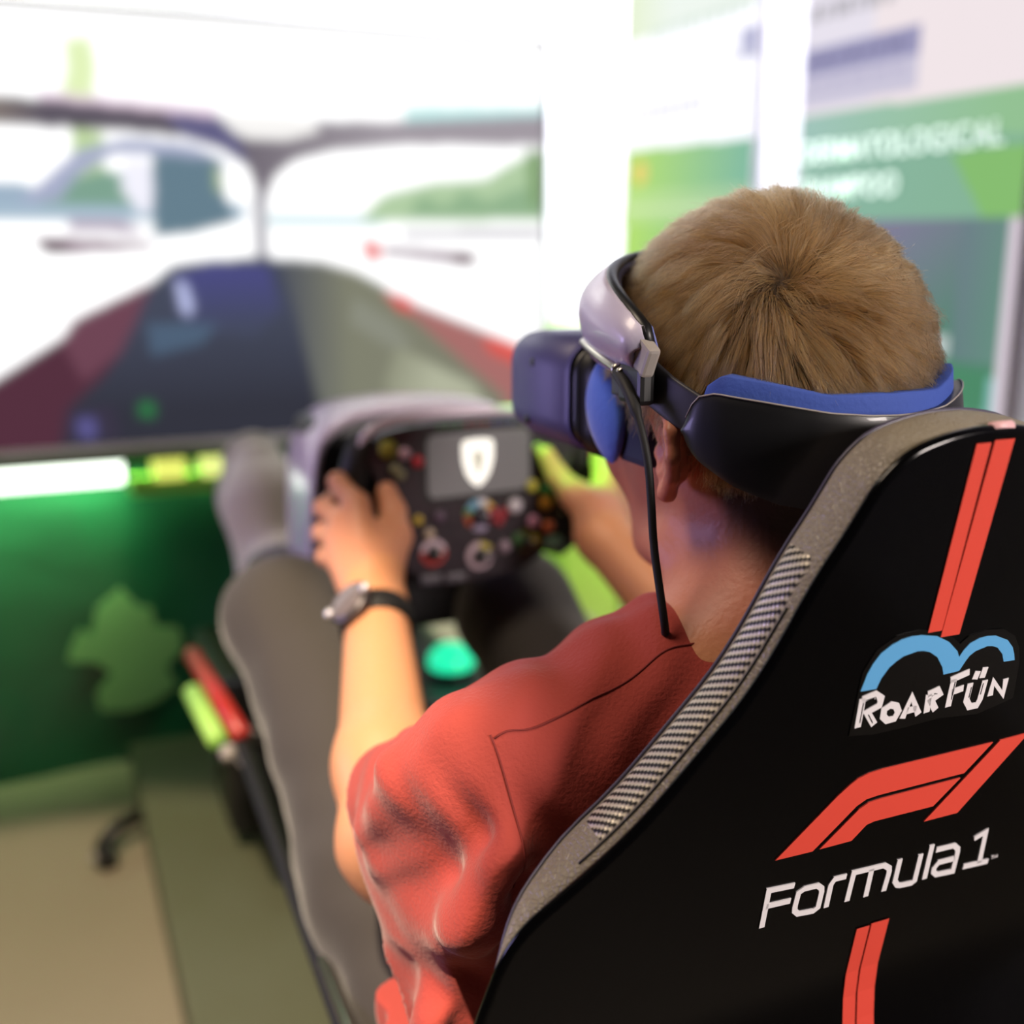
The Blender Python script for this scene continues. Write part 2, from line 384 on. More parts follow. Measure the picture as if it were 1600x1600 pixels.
P.fill([(-.361, .812), (-.28, .813), (-.274, .748), (-.372, .752)], '#3a3546')
P.fill([(-.347, .794), (-.314, .795), (-.317, .757), (-.345, .755)], '#5c5890')
P.blur(14)
P.build('picture', lambda a, b: (a, 1.733, b), tv)
box_o = box('bezel_edge', (-.80, 1.728, 1.480), (.578, 1.736, 1.489), dye('#dad8de', .4), bev=.002); put(tv, box_o)
box_o = box('bezel_edge', (.568, 1.728, .728), (.578, 1.736, 1.480), dye('#dad8de', .4), bev=.002); put(tv, box_o)

# ---- posters on the right wall
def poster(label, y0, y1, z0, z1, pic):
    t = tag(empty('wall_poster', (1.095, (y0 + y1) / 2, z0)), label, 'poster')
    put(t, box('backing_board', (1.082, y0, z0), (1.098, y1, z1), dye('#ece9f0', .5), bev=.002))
    pic.build('printed_face', lambda a, b: (1.080, -a, b), t)   # u runs towards the viewer; light on the print is put in as glow
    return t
def smudge_line(p, u0, u1, v, h, col, a=.6, gap=.012):
    u = u0
    while u < u1:
        ww = random.uniform(.02, .055); p.rect(u, min(u + ww, u1), v - h / 2, v + h / 2, col, 1, a); u += ww + gap
G = Picture(-1.586, -.992, .30, 2.05, 200, 420, '#efe3e6', 1.02)
G.rect(-1.586, -1.38, 1.36, 2.05, '#e2dfee', 1.02, .7)
smudge_line(G, -1.575, -1.33, 1.54, .028, '#a9a6ac', .8)
G.rect(-1.583, -1.255, 1.425, 1.476, '#9c99bd', 1)
smudge_line(G, -1.57, -1.28, 1.452, .018, '#6f6d92', .7)
G.rect(-1.583, -1.255, 1.368, 1.425, '#cbc6da', 1)
smudge_line(G, -1.57, -1.28, 1.405, .012, '#b3aecb', .7)
G.grad([(-1.583, 1.352), (-.99, 1.344), (-.99, 1.140), (-1.583, 1.140)], (-1.58, 1.3), '#9fc4bb', (-1.05, 1.3), '#93c193')
G.fill([(-1.38, 1.30), (-.99, 1.27), (-.99, 1.14), (-1.583, 1.14), (-1.583, 1.29)], '#7fae98', 1, .7)
G.fill([(-1.159, 1.251), (-.99, 1.256), (-.99, 1.141), (-1.073, 1.14)], '#86bd70')
G.grad([(-1.583, 1.14), (-.99, 1.14), (-.99, .30), (-1.583, .30)], (-1.3, 1.12), '#7f7d96', (-1.15, .90), '#54866f')
G.grad([(-1.12, 1.14), (-1.0, 1.14), (-1.0, .90), (-1.12, .90)], (-1.12, 1.0), '#6c7e88', (-1.02, 1.0), '#6a8f84', .8)
G.rect(-1.583, -.99, .30, .885, '#4b8a66', 1, .8)
G.rect(-1.185, -1.125, .905, .940, '#c6cfcf', 1, .85)
G.rect(-1.168, -1.12, .832, .862, '#86b0a0', 1, .8)
smudge_line(G, -1.17, -1.0, .80, .03, '#7fc0a8', .6, .02)
G.rect(-1.03, -.992, .80, .88, '#8fc6c8', 1, .8)
G.rect(-1.014, -.99, .30, 1.14, '#dccfda', 1.0, 1)
G.blur(1)
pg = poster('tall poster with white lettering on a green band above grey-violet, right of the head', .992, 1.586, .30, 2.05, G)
def letters(txt, size, u_start, z, parent, m):
    c = bpy.data.curves.new('lettering', 'FONT'); c.body = txt; c.size = size; c.extrude = .0006; c.space_character = 1.08; c.offset = .0012
    tmp = bpy.data.objects.new('tmp', c); COL.objects.link(tmp); bpy.context.view_layer.update()
    me = bpy.data.meshes.new_from_object(tmp.evaluated_get(bpy.context.evaluated_depsgraph_get())); bpy.data.objects.remove(tmp)
    me.materials.clear(); me.materials.append(m); o = bpy.data.objects.new('lettering', me); COL.objects.link(o); o['kind'] = 'stuff'
    o.location = (1.079, -u_start, z); o.rotation_euler = (PI / 2, 0, -PI / 2); put(parent, o)
M['poster_text'] = mat('poster_lettering', '#dcecdf', .5, emit=('#cfe4d6', .75))  # letter glow put in to go with the glowing poster face
letters('DERMATOLOGICAL', .056, -1.572, 1.258, pg, M['poster_text'])
letters('SHAMPOO', .056, -1.565, 1.188, pg, M['poster_text'])
L = Picture(-2.34, -1.745, .12, 2.05, 200, 420, '#f6f5fb', 1.25)
L.grad([(-2.34, 1.80), (-1.745, 1.80), (-1.745, 1.60), (-2.34, 1.60)], (-2.3, 1.7), '#e6f2d2', (-2.1, 1.7), '#eef6ee')
smudge_line(L, -2.2, -1.77, 1.60, .03, '#cfe0d2', .7)
L.rect(-1.813, -1.747, 1.492, 1.553, '#aaaacd', 1, .9)
smudge_line(L, -2.28, -1.95, 1.42, .03, '#d3d3e4', .7)
smudge_line(L, -1.95, -1.76, 1.50, .02, '#dcdcea', .7)
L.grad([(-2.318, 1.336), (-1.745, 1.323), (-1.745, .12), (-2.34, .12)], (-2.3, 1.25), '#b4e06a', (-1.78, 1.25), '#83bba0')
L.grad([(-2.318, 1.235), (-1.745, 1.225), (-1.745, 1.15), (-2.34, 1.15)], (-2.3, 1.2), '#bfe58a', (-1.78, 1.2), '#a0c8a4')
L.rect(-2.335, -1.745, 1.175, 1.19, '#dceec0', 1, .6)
L.rect(-2.34, -1.745, .12, 1.0, '#a8d84e', 1.0, .8)  # green corner glow painted over the lower poster
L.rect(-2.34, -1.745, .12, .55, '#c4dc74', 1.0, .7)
L.fill([(-2.241 + .036 * math.cos(i), 1.276 + .03 * math.sin(i)) for i in np.linspace(0, 6.2, 12)], '#e6cf70', 1.05)
L.blur(1)
poster('white and lime green poster deeper on the right wall, with a yellow flower blot and green corner glow painted low', 1.745, 2.34, .12, 2.05, L)
# added board glimpsed past the visor; its lime colour stands in for green corner glow
lb = tag(empty('lime_glow_board', (.75, 2.66, 0)), 'lime green board added low at the back wall for the green corner glow', 'board')
put(lb, box('glow_board_face', (.30, 2.64, .0), (1.07, 2.67, .86), dye('#93bf4a', .5), bev=.004), box('glow_board_wing', (1.07, 2.30, 0), (1.095, 2.66, .86), dye('#b2d05a', .5), bev=.004), box('glow_board_foot', (.32, 2.60, 0), (1.05, 2.68, .05), dye('#6d9038', .6), bev=.004))

# ---- console below the screen
con = tag(empty('screen_console', (-.9, 1.98, 0)), 'dark green console wall lit by a bright strip beneath the display', 'console')
n = 60; V = []; F = []
prof = [(1.90, .70), (1.91, .66), (1.935, .60), (1.96, .52), (1.975, .42), (1.985, .30), (1.99, .16), (1.99, .0)]
for i in range(n):
    x = -2.6 + i * (3.0 / (n - 1))
    for (y, z) in prof: V.append((x, y + .012 * math.sin(x * 14 + z * 6) * (1 if z < .66 else .2), z))
m_ = len(prof)
F = [(i * m_ + j, i * m_ + j + 1, (i + 1) * m_ + j + 1, (i + 1) * m_ + j) for i in range(n - 1) for j in range(m_ - 1)]
front = mesh_obj('front_skin', V, F, M['panel']); put(con, front)
put(con, box('console_top', (-2.6, 1.78, .70), (.42, 2.2, .722), dye('#44683c', .3), bev=.004))
put(con, box('light_strip', (-1.4, 1.80, .655), (-.27, 1.86, .70), dye('#f4fff0', .4, 3.2), bev=.006))
for x0, x1, c, e in ((-.215, -.155, '#e6ec70', 1.0), (-.125, -.03, '#e4f08a', 1.0)):
    put(con, box('yellow_lamp', (x0, 1.80, .655), (x1, 1.86, .70), dye(c, .4, e), bev=.008))
put(con, box('lamp_bracket', (-.26, 1.80, .628), (.0, 1.88, .655), dye('#6f9a3a', .4, .15), bev=.004))
leafm = dye('#84ab78', .7)
lp = [(-.395, .275), (-.37, .325), (-.35, .305), (-.335, .365), (-.285, .405), (-.255, .360), (-.225, .350), (-.222, .310), (-.175, .30), (-.165, .25), (-.205, .215), (-.185, .165), (-.235, .135), (-.285, .125), (-.345, .135), (-.35, .175), (-.315, .215), (-.345, .245), (-.40, .255)]
def panel_y(z): return float(np.interp(z, [0, .16, .30, .42, .52, .60], [1.99, 1.99, 1.985, 1.975, 1.96, 1.935])) - .016
Vv = [(x, panel_y(z), z) for x, z in lp] + [(x, panel_y(z) + .004, z) for x, z in lp] + [(-.28, panel_y(.25) - .001, .25)]
n_ = len(lp); Ff = [(2 * n_, k, (k + 1) % n_) for k in range(n_)] + [(k, n_ + k, n_ + (k + 1) % n_, (k + 1) % n_) for k in range(n_)]
put(con, mesh_obj('leaf_shape', Vv, Ff, leafm, smooth=False))  # flat paler green leaf-like shape on the console front

# ================================================================== SIMULATOR RIG
rig = tag(empty('simulator_rig', (0, .9, 0)), 'black racing simulator frame around the driver with a pale arched dash cowl', 'simulator')
rp = []
rp.append(box('step_plate', (-.30, .2, .02), (-.085, 1.86, .10), M['greygreen'], bev=.008))
rp.append(box('step_edge', (-.092, .2, .06), (-.072, 1.86, .112), M['black'], bev=.004))
rp.append(box('chassis_tray', (-.07, .1, .02), (.30, 1.7, .16), M['black'], bev=.02))
rp.append(tube('side_rail', [(-.235, -.1, .462), (-.225, .4, .468), (-.218, .9, .50), (-.222, .93, .50)], .009, M['rubber'], n=12))
rp.append(tube('metal_strip', [(-.238, -.1, .480), (-.228, .3, .484), (-.224, .46, .486)], .006, M['metal']))
rp.append(tube('red_tube', [(-.218, .90, .512), (-.240, 1.16, .530)], .012, M['redtube'], n=12))
rp.append(tube('lime_bar', [(-.240, .95, .488), (-.252, 1.08, .505)], .013, M['lime'], n=12))
for y in (.55, 1.0): rp.append(tube('rail_post', [(-.216, y, .45 + y * .03), (-.10, y + .03, .42), (-.06, y + .03, .14)], .012, M['black'], n=10))
for p in ((-.232, .90, .486), (-.214, .88, .482)):
    rp.append(lathe('knob', [(.004, 0), (.010, .002), (.011, .010), (.008, .016), (.002, .018)], M['greycap'], loc=p, axis=(-.4, -.4, 1), n=16))
# caster standing beside the step plate
c0 = tube('caster_arm', [(-.30, 1.62, .06), (-.345, 1.60, .055), (-.372, 1.57, .045)], .014, M['black']); rp.append(c0)
c1 = lathe('caster_wheel', [(.012, -.012), (.024, -.011), (.026, -.004), (.026, .004), (.024, .011), (.012, .012)], M['rubber'], loc=(-.372, 1.56, .026), axis=(1, .3, 0)); rp.append(c1)
rp.append(lathe('caster_cap', [(.003, 0), (.010, .001), (.009, .006), (.003, .008)], M['greycap'], loc=(-.389, 1.548, .030), axis=(-1, -.3, .2), n=14))
# dash cowl: an arch shell behind the wheel
def arch(y0, y1, off):
    base = [(-.131, .60), (-.133, .72), (-.131, .80), (-.126, .85), (-.115, .882), (-.090, .903), (-.05, .912), (.005, .915), (.06, .912), (.10, .908), (.125, .898), (.14, .87), (.145, .80), (.143, .60)]
    c = Vector((.005, .76)); res = []
    for x, z in base:
        v = Vector((x, z)); d = (v - c).normalized(); res.append(v + d * (off - .006))
    return res
V = []; F = []
sec = [(.86, 0), (.86, .006), (.90, .010), (.98, .006), (1.02, 0), (1.02, -.012), (.87, -.014)]
rows = [arch(0, 0, o_) for _, o_ in sec]; k_ = len(rows[0])
for (y, _), row in zip(sec, rows):
    for v in row: V.append((v.x, y, v.y))
for i in range(len(sec)):
    for j in range(k_ - 1):
        a = (i + 1) % len(sec); F.append((i * k_ + j, i * k_ + j + 1, a * k_ + j + 1, a * k_ + j))
cowl = mesh_obj('dash_cowl', V, F, mat('cowl_gloss_lilac', '#d8c8da', .25, coat=.4)); sub = cowl.modifiers.new('s', 'SUBSURF'); sub.levels = 1; sub.render_levels = 2
rp.append(cowl)
rp.append(box('cowl_core', (-.118, .90, .66), (.128, 1.0, .895), M['black'], bev=.02))
rp.append(tube('steering_column', [(.005, .72, .83), (.005, .92, .80)], .030, M['black'], n=18))
rp.append(box('column_box', (-.06, .78, .66), (.07, .96, .79), M['blacksatin'], bev=.015))
for x in (-.115, .115):
    ped = box('pedal', (x - .045, 1.20, .62), (x + .045, 1.215, .80), M['metal'], bev=.005, rot=(-.45, 0, 0)); ped.location.y += .07; rp.append(ped)
    rp.append(tube('pedal_arm', [(x, 1.30, .70), (x, 1.40, .45)], .012, M['black']))
rp.append(box('pedal_base', (-.2, 1.26, .36), (.2, 1.55, .44), M['black'], bev=.02))
rp.append(box('pedal_stand', (-.18, 1.32, .14), (.18, 1.5, .38), M['black'], bev=.02))
put(rig, *rp)
lamp = tag(empty('teal_lamp', (.137, 1.12, .462)), 'small glowing teal dome lamp low between the legs', 'lamp')
put(lamp, lathe('lamp_dome', [(.033, 0), (.036, .006), (.034, .020), (.024, .032), (.010, .038), (.002, .039)], mat('teal_glow', '#20d0a0', .3, emit=('#1fd89a', 1.15)), loc=(.137, 1.12, .467)),
    lathe('lamp_base', [(.038, 0), (.040, .003), (.040, .010), (.036, .012)], M['black'], loc=(.137, 1.12, .457)))
rp2 = box('lamp_shelf', (.05, 1.02, .442), (.22, 1.22, .457), M['black'], bev=.004); put(rig, rp2)

# ================================================================== STEERING WHEEL (local x right, y away, z up; centre at .005,.68,.835)
wh = tag(empty('steering_wheel', (.005, .68, .835)), 'black rectangular racing wheel covered in coloured buttons and a grey display', 'steering wheel')
def at_wheel(o): o.parent = wh; return o
def plate(name, outline, y0, y1, m, parent=wh, bev=.002, smoothn=2):
    Pp = [Vector(p) for p in outline]
    for _ in range(smoothn):
        Q = []
        for i in range(len(Pp)):
            a, b = Pp[i], Pp[(i + 1) % len(Pp)]; Q += [a * .8 + b * .2, a * .2 + b * .8]
        Pp = Q
    bm = bmesh.new(); vs = [bm.verts.new((p.x, y0, p.y)) for p in Pp]; f = bm.faces.new(vs)
    r = bmesh.ops.extrude_face_region(bm, geom=[f]); bmesh.ops.translate(bm, vec=(0, y1 - y0, 0), verts=[g for g in r['geom'] if isinstance(g, bmesh.types.BMVert)])
    bmesh.ops.recalc_face_normals(bm, faces=bm.faces)
    if bev: bmesh.ops.bevel(bm, geom=[e for e in bm.edges if abs(e.verts[0].co.y - e.verts[1].co.y) < 1e-6], offset=bev, segments=2, affect='EDGES')
    return bm_obj(name, bm, m, parent)
body_o = [(-.108, .078), (-.06, .086), (.06, .086), (.108, .078), (.118, .055), (.104, .02), (.104, -.035), (.085, -.06), (.05, -.082), (-.05, -.088), (-.085, -.06), (-.104, -.03), (-.104, .02), (-.118, .055)]
plate('front_plate', body_o, -.012, .012, mat('wheel_carbon', '#211a22', .35, coat=.3, bump=('noise', 90, .0006)))
rim_o = [(x * 1.035, z * 1.035) for x, z in body_o]
plate('rear_plate', rim_o, .012, .024, M['black'])
at_wheel(tube('top_edge_sheen', [(-.128, -.004, .02), (-.127, -.004, .055), (-.116, -.004, .080), (-.092, -.003, .090), (-.05, -.002, .0935), (0, -.002, .095), (.06, -.002, .0935), (.10, -.002, .088)], .0055, mat('lilac_edge_sheen', '#c9bccd', .3, coat=.5), n=10, smooth_pts=2))  # pale tube stands in for light reflected along the wheel's top edge
for s in (-1, 1):
    g = tube('grip', [(s * .110, .004, .072), (s * .124, .004, .055), (s * .128, .004, .02), (s * .126, .004, -.02), (s * .112, .004, -.052), (s * .095, .004, -.062)], lambda t: .0145 + .002 * math.sin(t * PI), M['rubber'], n=14, smooth_pts=2)
    at_wheel(g)
    at_wheel(box('shift_paddle', (s * .10 - .03, .03, -.01), (s * .10 + .03, .034, .05), M['metal'], bev=.001))
plate('display', [(-.050, .074), (.054, .076), (.060, .070), (.060, .016), (.054, .010), (-.050, .008), (-.055, .014), (-.055, .068)], -.0145, -.011, mat('grey_lcd', '#6e6e70', .25, emit=('#6e6e70', .22)), smoothn=0, bev=.001)
plate('display_frame', [(-.058, .081), (.062, .082), (.066, .076), (.066, .008), (.060, .002), (-.057, .001), (-.062, .006), (-.062, .076)], -.0125, -.0108, M['black'], smoothn=1, bev=.0008)
sh = [(-.018, .066), (-.008, .0675), (.0, .068), (.008, .0675), (.018, .066), (.0175, .045), (.013, .030), (.006, .021), (0, .017), (-.006, .021), (-.013, .030), (-.0175, .045)]
plate('shield_emblem', sh, -.0158, -.0143, mat('white_lcd', '#f3f4ec', .3, emit=('#f3f4ec', .75)), smoothn=1, bev=.0004)
hs = [(-.004, .054), (.001, .057), (.004, .053), (.007, .050), (.004, .047), (.005, .040), (.002, .034), (0, .030), (-.003, .034), (-.002, .041), (-.006, .045), (-.005, .050)]
plate('emblem_figure', hs, -.0162, -.0157, dye('#b9bba9', .4, .3), smoothn=1, bev=0)
for k in range(9): # shift lights
    at_wheel(lathe('shift_light', [(.0012, -.0008), (.0028, 0), (.0026, .0014), (.0008, .002)], dye(['#356b3a', '#7a2b2b', '#3b3b80'][k // 3]), loc=(-.04 + k * .01, -.0118, .083), axis=(0, -1, 0), n=12))
BTN = [('#8c8a2e', -.0967, .0635, .0096), ('#c3a0b2', -.0795, .0580, .0062), ('#b02838', -.0659, .0485, .0062), ('#8a8868', -.0900, .0430, .0055), ('#8a8868', -.0840, .0360, .0050),
       ('#a8902c', -.0665, -.0127, .0050), ('#4f3c50', -.0432, -.0113, .0062), ('#b4aeb6', .0422, -.0073, .0082), ('#a5a033', .0622, .0127, .0069), ('#2f8a44', .0792, .0067, .0062), ('#c08a26', .0785, -.0076, .0075),
       ('#cf92b4', .0640, -.0268, .0069), ('#c4613e', .0820, -.0347, .0069), ('#8e2330', .0271, -.0142, .0062), ('#8e2330', .0235, -.0225, .005), ('#3f6a3c', .0462, -.0449, .0069), ('#a08a28', .0657, -.0485, .0062),
       ('#5c7a6a', .0887, -.0540, .0100), ('#83707c', .0302, -.0509, .0069), ('#9c8a78', -.0548, -.0286, .0060), ('#93875e', .0685, .0525, .0062)]
def button(c, x, z, r):
    o = lathe('button', [(r, -.001), (r, .004), (r * .85, .0062), (r * .3, .0068), (.0004, .0069)], dye(c), loc=(0, 0, 0), axis=(0, -1, 0), n=18)
    o.location = (x, -.012, z); at_wheel(o)
    rg = lathe('button_collar', [(r * 1.02, -.001), (r * 1.22, -.001), (r * 1.22, .002), (r * 1.05, .0026)], M['black'], axis=(0, -1, 0), n=18); rg.parent = o
for b in BTN: button(*b)
def segring(name, x, z, r0, r1, segs, parent):
    """coloured ring round a dial: list of (a0,a1,colour)"""
    for a0, a1, c in segs:
        V = []; F = []; n = max(3, int((a1 - a0) / 12))
        for i in range(n + 1):
            a = math.radians(a0 + (a1 - a0) * i / n)
            for rr, yy in ((r0, 0), (r1, 0), (r1, -.0022), (r0, -.0028)): V.append((rr * math.cos(a), yy, rr * math.sin(a)))
        for i in range(n):
            for j in range(4): F.append((i * 4 + j, i * 4 + (j + 1) % 4, (i + 1) * 4 + (j + 1) % 4, (i + 1) * 4 + j))
        F += [(0, 1, 2, 3), (n * 4 + 3, n * 4 + 2, n * 4 + 1, n * 4)]
        o = mesh_obj(name, V, F, dye(c), parent, smooth=False)
def dial(x, z, r, knob, segs, colr):
    k = lathe('rotary_dial', [(r * .55, -.001), (r * .55, .006), (r * .48, .010), (r * .1, .0105)], dye(colr), axis=(0, -1, 0), n=22); k.location = (x, -.012, z); at_wheel(k)
    segring('dial_ring', x, z, r * .60, r, segs, k)
    nb = lathe('dial_pointer', [(.0006, 0), (.0016, 0), (.0014, .0012), (.0004, .0014)], dye('#d8d8d8'), axis=(0, -1, 0), n=8, loc=(r * .3, -.0105, r * .15)); nb.parent = k
dial(.0028, -.0142, .0178, .010, [(95, 150, '#5f93ae'), (60, 95, '#c9c5ce'), (30, 60, '#b89b34'), (0, 30, '#9c2a38'), (150, 175, '#3f7c44'), (175, 220, '#98482e'), (240, 300, '#948aa2'), (325, 360, '#7c2a34')], '#23222e')
dial(.0024, -.0585, .0151, .007, [(90, 330, '#a8939c'), (335, 385, '#6d5f68'), (30, 88, '#a3952c')], '#1a1518')
dial(-.0499, -.0498, .0144, .007, [(10, 170, '#b09aa4'), (175, 365, '#a03c3a')], '#1a1518')
dial(.0555, -.0480, .0130, .007, [(0, 120, '#6b6a2e'), (120, 240, '#3b5a38'), (240, 360, '#6a4a2c')], '#191a18')
for x, z in ((-.0528, -.0790), (-.0251, -.0800)): at_wheel(box('label_plaque', (x - .011, -.0145, z - .004), (x + .011, -.011, z + .004), dye('#4c474f'), bev=.001))
for s in (-1, 1):
    for z in (.066, -.02): at_wheel(lathe('screw', [(.0008, 0), (.0022, 0), (.002, .001), (.0006, .0012)], M['metal'], axis=(0, -1, 0), n=10, loc=(s * .099, -.0118, z)))

# ================================================================== RACING SEAT
SA = Vector((0, -.011, 1.015)); lean = math.radians(10.22)
SD = Vector((0, math.sin(lean), -math.cos(lean))); SN = Vector((0, math.cos(lean), math.sin(lean)))
def seat_profile(s):
    """offset of the shell's centre plane along the normal, below the lumbar ridge it turns upright"""
    if s < .33: return 0.0
    t = s - .33
    return -.45 * t * t / (t + .05) if t < .30 else -.45 * .09 / .35 - .35 * (t - .30)
def SP(u, s, t=0):
    return SA + SD * s + Vector((u, 0, 0)) + SN * (t + seat_profile(s))
HALF = [(0, -.001), (.010, -.001), (.028, .0015), (.045, .0065), (.054, .013), (.063, .023), (.068, .033), (.075, .047), (.084, .0625), (.092, .079), (.0995, .097), (.107, .113), (.1175, .131), (.1315, .149), (.150, .172), (.1645, .189), (.184, .207), (.204, .2225), (.2185, .2335), (.2275, .244), (.2335, .256), (.2385, .274), (.2435, .292), (.248, .32), (.250, .36), (.248, .42), (.243, .50), (.236, .60), (.228, .68)]
def smooth_poly(Pp, it=2):
    Pp = [Vector(p) for p in Pp]
    for _ in range(it):
        Q = [Pp[0]]
        for i in range(len(Pp) - 1): a, b = Pp[i], Pp[i + 1]; Q += [a * .75 + b * .25, a * .25 + b * .75]
        Q.append(Pp[-1]); Pp = Q
    return Pp
HS = smooth_poly(HALF, 2)
OUT = [(-p.x, p.y) for p in reversed(HS[1:])] + [(p.x, p.y) for p in HS]      # left bottom -> top -> right bottom
seat = tag(empty('racing_seat', (0, .12, 0)), 'glossy black bucket racing seat with red stripes, logos and grey leather rim', 'seat')
def strip_rows(rows, name, m, parent=None, closed_ends=False, smooth=True):
    n = len(rows[0]); V = [v for r in rows for v in r]; F = []
    for i in range(len(rows) - 1):
        for j in range(n - 1): F.append((i * n + j, i * n + j + 1, (i + 1) * n + j + 1, (i + 1) * n + j))
    return mesh_obj(name, V, F, m, parent, smooth)
def inset(u, s, d):
    """pull an outline point towards the seat's middle line by d, along the outline's normal"""
    return u, s
tang = []
for i in range(len(OUT)):
    a = Vector(OUT[max(i - 1, 0)]); b = Vector(OUT[min(i + 1, len(OUT) - 1)]); t = (b - a).normalized(); tang.append(Vector((-t.y, t.x)))  # points inward (down at the top)
def off(i, d):
    p = Vector(OUT[i]) + tang[i] * d; return p
# shell back: grid across between left and right outline, with a rounded lip
ncol = 24
def span_rows(t, d):
    rows = []
    h = len(OUT) // 2
    for k in range(h + 1):
        l = off(k, d); r = off(len(OUT) - 1 - k, d)
        rows.append([SP(l.x + (r.x - l.x) * j / ncol, l.y + (r.y - l.y) * j / ncol, t) for j in range(ncol + 1)])
    return rows
# lip profile rows (distance inward d, height t)
sh_rows = span_rows(-.0035, .004)
back = strip_rows(sh_rows, 'shell_face', M['shell']); put(seat, back)
lip = [[SP(off(i, d).x, off(i, d).y, t) for i in range(len(OUT))] for d, t in ((.004, -.0035), (.002, -.0036), (.0005, -.0028), (-.0006, -.0012), (-.0006, .0006), (.0008, .0022), (.0022, .0024))]
put(seat, strip_rows(lip, 'shell_lip', M['shell']))
# leather rim, thinning to nothing where the shell's wing takes over
def thin(s): t = min(max((s - .205) / .062, 0), 1); return 1 - .97 * t * t * (3 - 2 * t)
rimrows = [[SP(off(i, d).x, off(i, d).y, t * thin(off(i, 0).y)) for i in range(len(OUT))] for d, t in ((.006, -.001), (.0022, .001), (.0008, .003), (.0002, .008), (-.0002, .015), (.0002, .022), (.0014, .028), (.004, .033), (.009, .0365), (.018, .038), (.035, .037))]
put(seat, strip_rows(rimrows, 'leather_rim', M['leather']))
put(seat, strip_rows([[p + SN * (.003 + .0335 * thin((p - SA).dot(SD))) for p in r] for r in span_rows(.0, .030)], 'front_cushion', M['leather']))
# stitched piping line along the rim
put(seat, tube('piping', [SP(off(i, .0016).x, off(i, .0016).y, .0295 * thin(off(i, 0).y)) for i in range(0, len(OUT), 2)], .0012, mat('violet_grey_piping', '#4a4658', .4), n=8))
# carbon patch, a raised strip on the rim with its own weave
M['carbon'] = mat('carbon_weave', '#3a372f', .35, metal=.3)
nt = M['carbon'].node_tree; b = nt.nodes['Principled BSDF']
uvn = nt.nodes.new('ShaderNodeUVMap'); uvn.uv_map = 'UVMap'; sep = nt.nodes.new('ShaderNodeSeparateXYZ'); nt.links.new(uvn.outputs[0], sep.inputs[0])
def math_(op, a, b_=None, v=None):
    nn = nt.nodes.new('ShaderNodeMath'); nn.operation = op
    nt.links.new(a, nn.inputs[0]) if not isinstance(a, float) else None
    if b_ is not None: nt.links.new(b_, nn.inputs[1])
    if v is not None: nn.inputs[1].default_value = v
    return nn.outputs[0]
# u: metres*1000 across, v: metres*1000 along. rows pitch 4.9, threads zigzag pitch 1.5 across
zig = math_('PINGPONG', math_('DIVIDE', sep.outputs[0], v=2.0), v=.5)
vv = math_('ADD', math_('DIVIDE', sep.outputs[1], v=4.9), math_('MULTIPLY', zig, v=.50))
vv = math_('ADD', vv, math_('DIVIDE', sep.outputs[0], v=7.0))
tri = math_('PINGPONG', vv, v=.5)
ramp = nt.nodes.new('ShaderNodeValToRGB'); nt.links.new(math_('MULTIPLY', tri, v=2.0), ramp.inputs[0])
ramp.color_ramp.elements[0].position = .38; ramp.color_ramp.elements[0].color = (*lin('#24211c'), 1)
ramp.color_ramp.elements[1].position = .62; ramp.color_ramp.elements[1].color = (*lin('#cfc6b2'), 1)
nt.links.new(ramp.outputs[0], b.inputs['Base Color'])
bp = nt.nodes.new('ShaderNodeBump'); bp.inputs['Distance'].default_value = .0006; nt.links.new(tri, bp.inputs['Height']); nt.links.new(bp.outputs[0], b.inputs['Normal'])
for side in (-1, 1):
    idx = [i for i in range(len(OUT)) if (OUT[i][0] * side > 0) and .060 <= OUT[i][1] <= .205]
    rows = []; uvs = []; acc = 0; prev = None
    for q, i in enumerate(idx):
        s_ = OUT[i][1]
        t0 = .0080 if s_ > .10 else .0080 - (.10 - s_) * .05
        t1 = .0280
        if prev is not None: acc += (SP(*OUT[i]) - prev).length
        prev = SP(*OUT[i]); r = []; uu = []
        fr = min(1, q / 2.0, (len(idx) - 1 - q) / 2.0)
        for j in range(7):
            t = t0 + (t1 - t0) * j / 6; lift = .0009 if 0 < j < 6 and 0 < q < len(idx) - 1 else -.0004
            d = np.interp(t, [.003, .008, .015, .022, .028], [.0008, .0002, -.0002, .0002, .0014])
            p = off(i, float(d) - lift); r.append(SP(p.x, p.y, t)); uu.append((t * 1000, acc * 1000))
        rows.append(r); uvs.append(uu)
    o = strip_rows(rows, 'carbon_strip', M['carbon'])
    ul = o.data.uv_layers.new(name='UVMap'); flat = [c for r in uvs for c in r]
    for lp in o.data.loops: ul.data[lp.index].uv = flat[lp.vertex_index]
    put(seat, o)
    put(seat, tube('seam_line', [SP(off(i, .0001).x, off(i, .0001).y, .0072 if OUT[i][1] > .10 else .0072 - (.1 - OUT[i][1]) * .04) for i in range(len(OUT)) if OUT[i][0] * side > 0 and .085 < OUT[i][1] < .215], .0007, M['rubber'], n=6))
